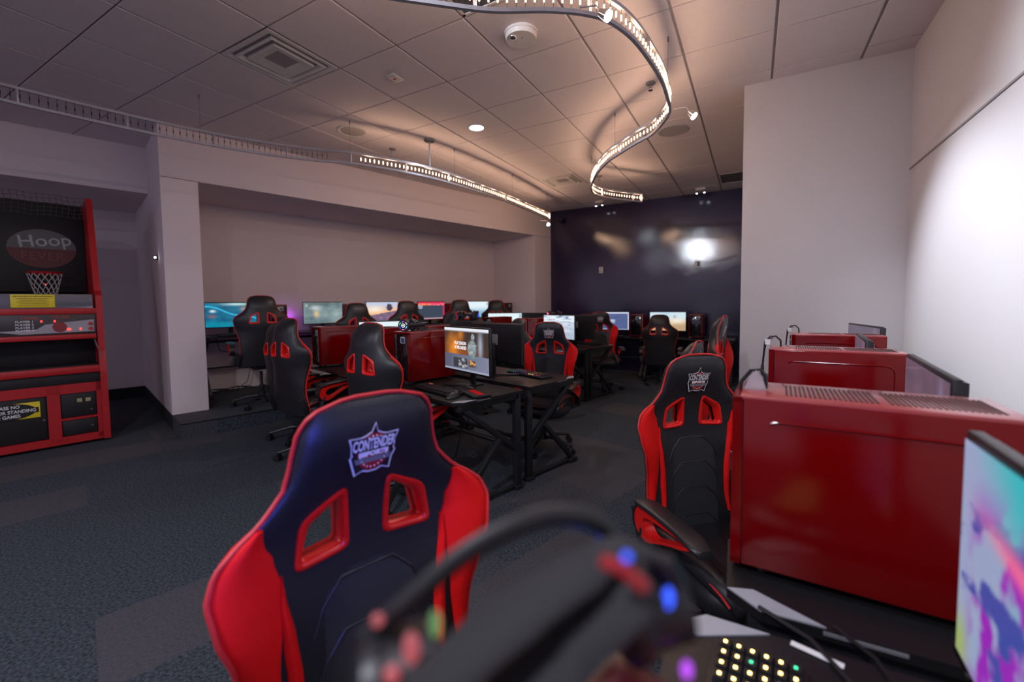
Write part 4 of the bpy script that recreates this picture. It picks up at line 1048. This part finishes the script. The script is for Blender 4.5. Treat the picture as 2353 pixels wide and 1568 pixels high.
R2P = [(-2.1, 1.05), (-1.75, 1.42), (-1.36, 1.784), (-1.17, 1.945), (-.93, 2.085), (-.77, 2.211), (-.677, 2.345), (-.605, 2.60), (-.561, 3.047), (-.566, 3.368), (-.600, 3.66), (-.78, 4.00), (-.958, 4.16), (-1.194, 4.387), (-1.373, 4.58), (-1.60, 4.93), (-1.82, 5.40), (-1.89, 5.72), (-1.835, 6.02), (-1.684, 6.285), (-1.439, 6.622)]
rl2 = rail('rail_light', 'S-curved bulb rail sweeping from the top edge to a hook before the dark wall', R2P, lambda p: True)
def spot_head(loc, aim, label):
    t = thing('spot_head', label, 'light', loc); d = (Vector(aim)-Vector(loc)).normalized()
    b = B(); b.cyl(-d*.05, d*.004, .018, .032, 20); b.build('housing', M_chrome, t)
    b = B(); b.cyl(d*.004, d*.008, .027, n=20); b.build('lens', M_lens, t)
    b = B(); b.tube([-d*.04, -d*.05+Vector((-.02, 0, .04)), Vector((-.14, -.02, .075))], .004, 6); b.build('arm', M_alu, t)
spot_head((-.42, 3.66, 2.745), (1.3, 3.35, .85), 'bright spot head clipped to the outer bend of the S-curved rail')
spot_head((-.65, 2.18, 2.74), (1.4, 2.0, 1.15), 'very bright spot head at the top edge of the photo on the S-curved rail')
spot_head((-3.13, 6.98, 2.70), (-1.2, 5.6, .3), 'tiny spot head at the far end of the long rail')
for x, lb in ((-2.55, 'pair of tiny spots at the top of the dark wall, left one'), (-.80, 'pair of tiny spots at the top of the dark wall near the pale stub')):
    t = thing('wall_spot', lb, 'light', (x, 8.02, 3.17))
    for e in (-.06, .06):
        b = B(); b.cyl((e, 0, -.02), (e, 0, .03), .013, n=16); h_ = b.build('housing', M_chrome, t)
        b = B(); b.cyl((e, 0, -.024), (e, 0, -.02), .011, n=16); b.build('lens', M_lens, h_)
    b = B(); b.box((0, 0, .05), (.15, .02, .04)); b.build('mount', M_whitepl, t)
b = B(); b.sph((0, 0, -.03), .05, n=20); b.cyl((0, 0, -.03), (0, 0, 0), .055, n=24); o = b.build('dome_camera', M_black, None); o.location = (-3.45, 8.33, 3.05); tag(o, 'small black dome camera in the upper left corner of the dark wall', 'camera')
def outlet(x, z, label, plug=False):
    t = thing('wall_outlet', label, 'outlet', (x, YF-.001, z))
    b = B(); b.box((0, -.004, 0), (.078, .008, .12), bev=.003); b.build('plate', M_whitepl, t)
    for dz in (-.027, .027):
        b = B(); b.cyl((0, -.012, dz), (0, -.006, dz), .016, n=16); b.build('socket', M_grey if not plug else M_black, t)
    if plug:
        b = B(); b.box((.014, -.02, 0), (.028, .025, .075), bev=.006); b.build('plug', M_black, t)
outlet(-.872, 1.995, 'right wall outlet on the glossy dark wall with something plugged in', True)
outlet(-2.637, 1.972, 'left wall outlet on the glossy dark wall')

# ------------------------------------------------------------------ hoop arcade machine
FX = Vector((-.2217, -.9751, 0)); FY = Vector((-.9751, .2217, 0))
am = thing('arcade_hoop_machine', 'red arcade basketball machine with scoreboard panel and net at the left edge', 'arcade machine', (-5.611, 1.745, 0), 0)
am.matrix_world = Matrix(((-FX.x, FY.x, 0, -5.611), (-FX.y, FY.y, 0, 1.745), (0, 0, 1, 0), (0, 0, 0, 1)))
# local: x grows to the right (machine spans x -1.15..0), y goes back, z up
AW = 1.15
M_ared = mat('arcade_red', (.42, .008, .010), .45)
M_ablk = mat('arcade_black', (.006, .006, .007), .6)
def abox(name, x0, x1, y0, y1, z0, z1, m, par=am, bev=.003):
    b = B(); b.box(((x0+x1)/2, (y0+y1)/2, (z0+z1)/2), (x1-x0, y1-y0, z1-z0), bev=bev); return b.build(name, m, par)
abox('lower_cabinet', -AW, 0, .02, .9, .03, .64, M_ablk)
fr = B()
for x0, x1, z0, z1 in ((-AW, 0, .03, .10), (-AW, 0, .51, .60), (-.085, 0, .05, .60), (-.42, -.335, .05, .60), (-AW, -AW+.06, .05, .60), (-.335, -.085, .255, .275)):
    fr.box(((x0+x1)/2, .01, (z0+z1)/2), (x1-x0, .03, z1-z0))
fr.build('front_frame', M_ared, am, smooth=False)
abox('coin_door', -.330, -.090, .006, .02, .28, .505, M_ablk)
abox('cash_door', -.330, -.090, .006, .02, .105, .25, M_ablk)
abox('front_door', -AW+.07, -.43, .006, .02, .105, .505, M_ablk)
for x, z in ((-.125, .335), (-.125, .175), (-.445, .29)):
    b = B(); b.cyl((x, -.004, z), (x, .01, z), .010, n=14); b.build('lock', M_chrome, am)
for x in (-.205, -.145):
    b = B(); b.box((x, .002, .435), (.035, .006, .035)); b.build('coin_slot', mat('coin_yellow', (.35, .35, .18), .5), am)
sg = abox('warning_sign', -.87, -.465, -.002, .004, .325, .47, mat('sign_yellow', (.75, .62, .02), .5))
b = B(); b.loft([[Vector((-.675+.185*math.cos(a), y, .398+.075*math.sin(a))) for a in [2*PI*k/32 for k in range(32)]] for y in (-.0045, -.003)]); b.build('sign_oval', M_ablk, sg)
b = B(); b.box((-.675, -.0055, .398), (.40, .002, .046)); b.build('sign_band', M_ablk, sg)
for s_, zz in (('PLEASE NO', .440), ('SITTING OR STANDING', .398), ('ON GAMES', .357)):
    text('sign_lettering', s_, .040, Matrix.Translation((-.675, -.0078, zz)) @ FACE_MY, M_white, sg, thick=.0006, xs=.86, bold=.0008)
abox('ball_shelf', -AW, 0, -.03, .10, .70, .765, M_ared); abox('shelf_trim', -AW, 0, .0, .5, .60, .70, M_ablk)
abox('ball_well_back', -AW+.04, -.04, .35, .38, .76, 1.06, M_ablk); abox('ball_well_floor', -AW+.04, -.04, .0, .38, .76, .775, M_ablk)
abox('score_ledge', -AW, -.06, -.02, .10, 1.03, 1.075, M_ared)
sp = abox('score_panel', -AW+.03, -.055, .0, .03, 1.075, 1.27, mat('score_face', (.035, .03, .032), .4))
b = B(); b.loft([[Vector((-x, y, z)) for x, z in ((.07, 1.10), (.55, 1.09), (.70, 1.12), (.45, 1.135), (.40, 1.175), (.30, 1.19), (.07, 1.215))] for y in (-.003, -.001)]); b.build('panel_artwork', mat('art_grey', (.34, .33, .36), .5), sp)
b = B(); b.loft([[Vector((-.305+.048*math.cos(a), y, 1.15+.05*math.sin(a))) for a in [2*PI*k/24 for k in range(24)]] for y in (-.005, -.002)]); b.build('ball_print', mat('ball_red', (.22, .02, .02), .5), sp)
for i, zz in enumerate((1.205, 1.178, 1.151, 1.124)):
    text('player_lettering', 'PLAYER %d' % (i+1), .026, Matrix.Translation((-.525, -.004, zz)) @ FACE_MY, M_white, sp, thick=.0006, xs=1.05, bold=.0004)
text('panel_lettering', 'Hoop', .045, Matrix.Translation((-.49, -.004, 1.242)) @ FACE_MY @ Matrix.Shear('XY', 4, (.25, 0)), mat('dim_red', (.4, .05, .05), .5), sp, thick=.0006, bold=.0006)
text('panel_lettering', 'FEVER', .045, Matrix.Translation((-.295, -.004, 1.242)) @ FACE_MY, mat('dim_red', (.4, .05, .05), .5), sp, thick=.0006, xs=1.0)
for s_, x, zz in (('0', -.42, 1.205), ('0', -.335, 1.205), ('68', -.245, 1.125), ('0', -.165, 1.125)):
    text('score_digits', s_, .028, Matrix.Translation((x, -.006, zz)) @ FACE_MY, M_ered, sp, thick=.0006, bold=.0004)
for zz in (1.175, 1.127):
    b = B(); b.cyl((-.095, -.012, zz), (-.095, .0, zz), .018, n=18); b.build('push_button', mat('button_red', (.4, .02, .02), .3), sp)
abox('upper_ledge', -AW, -.05, -.01, .06, 1.27, 1.325, M_ared)
vz = abox('clear_visor', -AW, -.07, .01, .015, 1.325, 1.46, mat('visor', (.20, .20, .24), .15, alpha=.6))
ys = abox('yellow_notice', -.60, -.325, .004, .009, 1.335, 1.455, mat('sign_yellow', (.75, .62, .02), .5))
text('notice_lettering', 'LINK FOR HEAD TO HEAD COMPETITION', .0155, Matrix.Translation((-.462, .002, 1.437)) @ FACE_MY, M_ablk, ys, thick=.0006, xs=.85)
b = B()
for k in range(5): b.box((-.462, .003, 1.417-.015*k), (.20-.03*(k % 2), .001, .005))
b.build('notice_print', mat('notice_ink', (.25, .2, .02), .6), ys, smooth=False)
for x0, x1 in ((-.05, 0), (-AW-.05, -AW)):
    b = B(); b.loft([[Vector((x, y, z)) for y, z in ((-.04, .03), (-.04, .70), (-.03, .80), (.0, .90), (.0, 1.45), (.10, 1.50), (.42, 2.46), (1.0, 2.46), (1.0, .03))] for x in (x0, x1)]); b.build('side_panel', M_ared, am, smooth=False)
abox('back_wall', -AW, -.05, .95, 1.0, .6, 2.46, M_ablk); abox('ball_ramp', -AW+.04, -.05, .38, .95, .98, 1.02, M_ablk)
bb_ = abox('backboard', -AW+.05, -.055, .80, .83, 1.50, 2.30, M_ablk)
b = B(); b.loft([[Vector((-.37+.25*math.cos(a), y, 1.95+.20*math.sin(a))) for a in [PI*k/20 for k in range(21)]] for y in (.790, .796)]); b.build('ball_artwork', mat('art_dim', (.10, .10, .10), .6), bb_)
b = B(); b.loft([[Vector((-.37+.25*math.cos(a), y, 1.95+.20*math.sin(a))) for a in [PI+PI*k/20 for k in range(21)]] for y in (.790, .796)]); b.build('ball_artwork', mat('art_dimred', (.10, .02, .02), .6), bb_)
text('hoop_lettering', 'Hoop', .17, Matrix.Translation((-.35, .786, 2.03)) @ Matrix.Rotation(rad(-7), 4, 'Y') @ FACE_MY @ Matrix.Shear('XY', 4, (.2, 0)), mat('art_text', (.33, .33, .33), .5), bb_, thick=.002, bold=.002)
text('hoop_lettering', 'FEVER', .12, Matrix.Translation((-.37, .786, 1.87)) @ FACE_MY, mat('art_textr', (.16, .03, .03), .5), bb_, thick=.002)
b = B(); b.tube([(-.37+.13*math.cos(a), .62+.13*math.sin(a), 1.69) for a in [2*PI*k/28 for k in range(28)]], .008, 6, closed=True); b.bar((-.37, .75, 1.69), (-.37, .80, 1.69), .08, .02); b.build('hoop_rim', M_ared, bb_)
b = B()
for k in range(14):
    for sgn in (-1, 1):
        pts = []
        for j in range(7):
            q = j/6; a = 2*PI*(k/14)+sgn*q*1.3; r_ = .13-.06*q; pts.append((-.37+r_*math.cos(a), .62+r_*math.sin(a), 1.69-.26*q))
        b.tube(pts, .0022, 4)
b.build('hoop_net', M_whitepl, bb_)
b = B()
for k in range(26):
    x = -AW+.04+k*(AW-.10)/25; b.tube([(x, .30, 2.44), (x+.01, .34, 2.34), (x, .42, 2.24)], .0018, 4)
for k in range(6):
    z = 2.43-.036*k; b.tube([(-AW+.04+j*(AW-.10)/20, .30+.022*k+.008*math.sin(j*2.1), z+.006*math.sin(j*1.3)) for j in range(21)], .0018, 4)
b.build('top_net', mat('net_dark', (.07, .07, .06), .8), am, stuff=True)
b = B(); b.sph((-.37, .60, 1.57), .006); b.build('sensor_light', M_ered, am)
b = B(); b.tube([(-.075, -.03, 1.02), (-.06, -.035, .95), (-.035, -.03, .88), (-.045, -.02, .80)], .004, 6); b.build('cord', M_grey, am)
lamp('visor_purple', 'POINT', am.matrix_world @ Vector((-.9, -.10, 1.30)), .25, (.35, .15, 1), .03)
# small light on the pillar side
t = thing('sensor_light', 'tiny bright blue-white light on the dark side of the left pillar', 'light', UV(-.012, .43, 1.885))
b = B(); b.box((0, 0, 0), (.03, .03, .05), bev=.004); b.build('body', M_black, t)
b = B(); b.sph((.006, -.018, 0), .010); b.build('lens', M_lens, t)
for o in bpy.data.objects:
    for k in ('_used', '_up', '_p'):
        if k in o.keys(): del o[k]
for pr in (CH, DESK14, DESK11, DESK10, TOWER, MON, KB_PLAIN, KB_RGB, KB_A, MOUSE):
    assert pr['label'] != 'x'
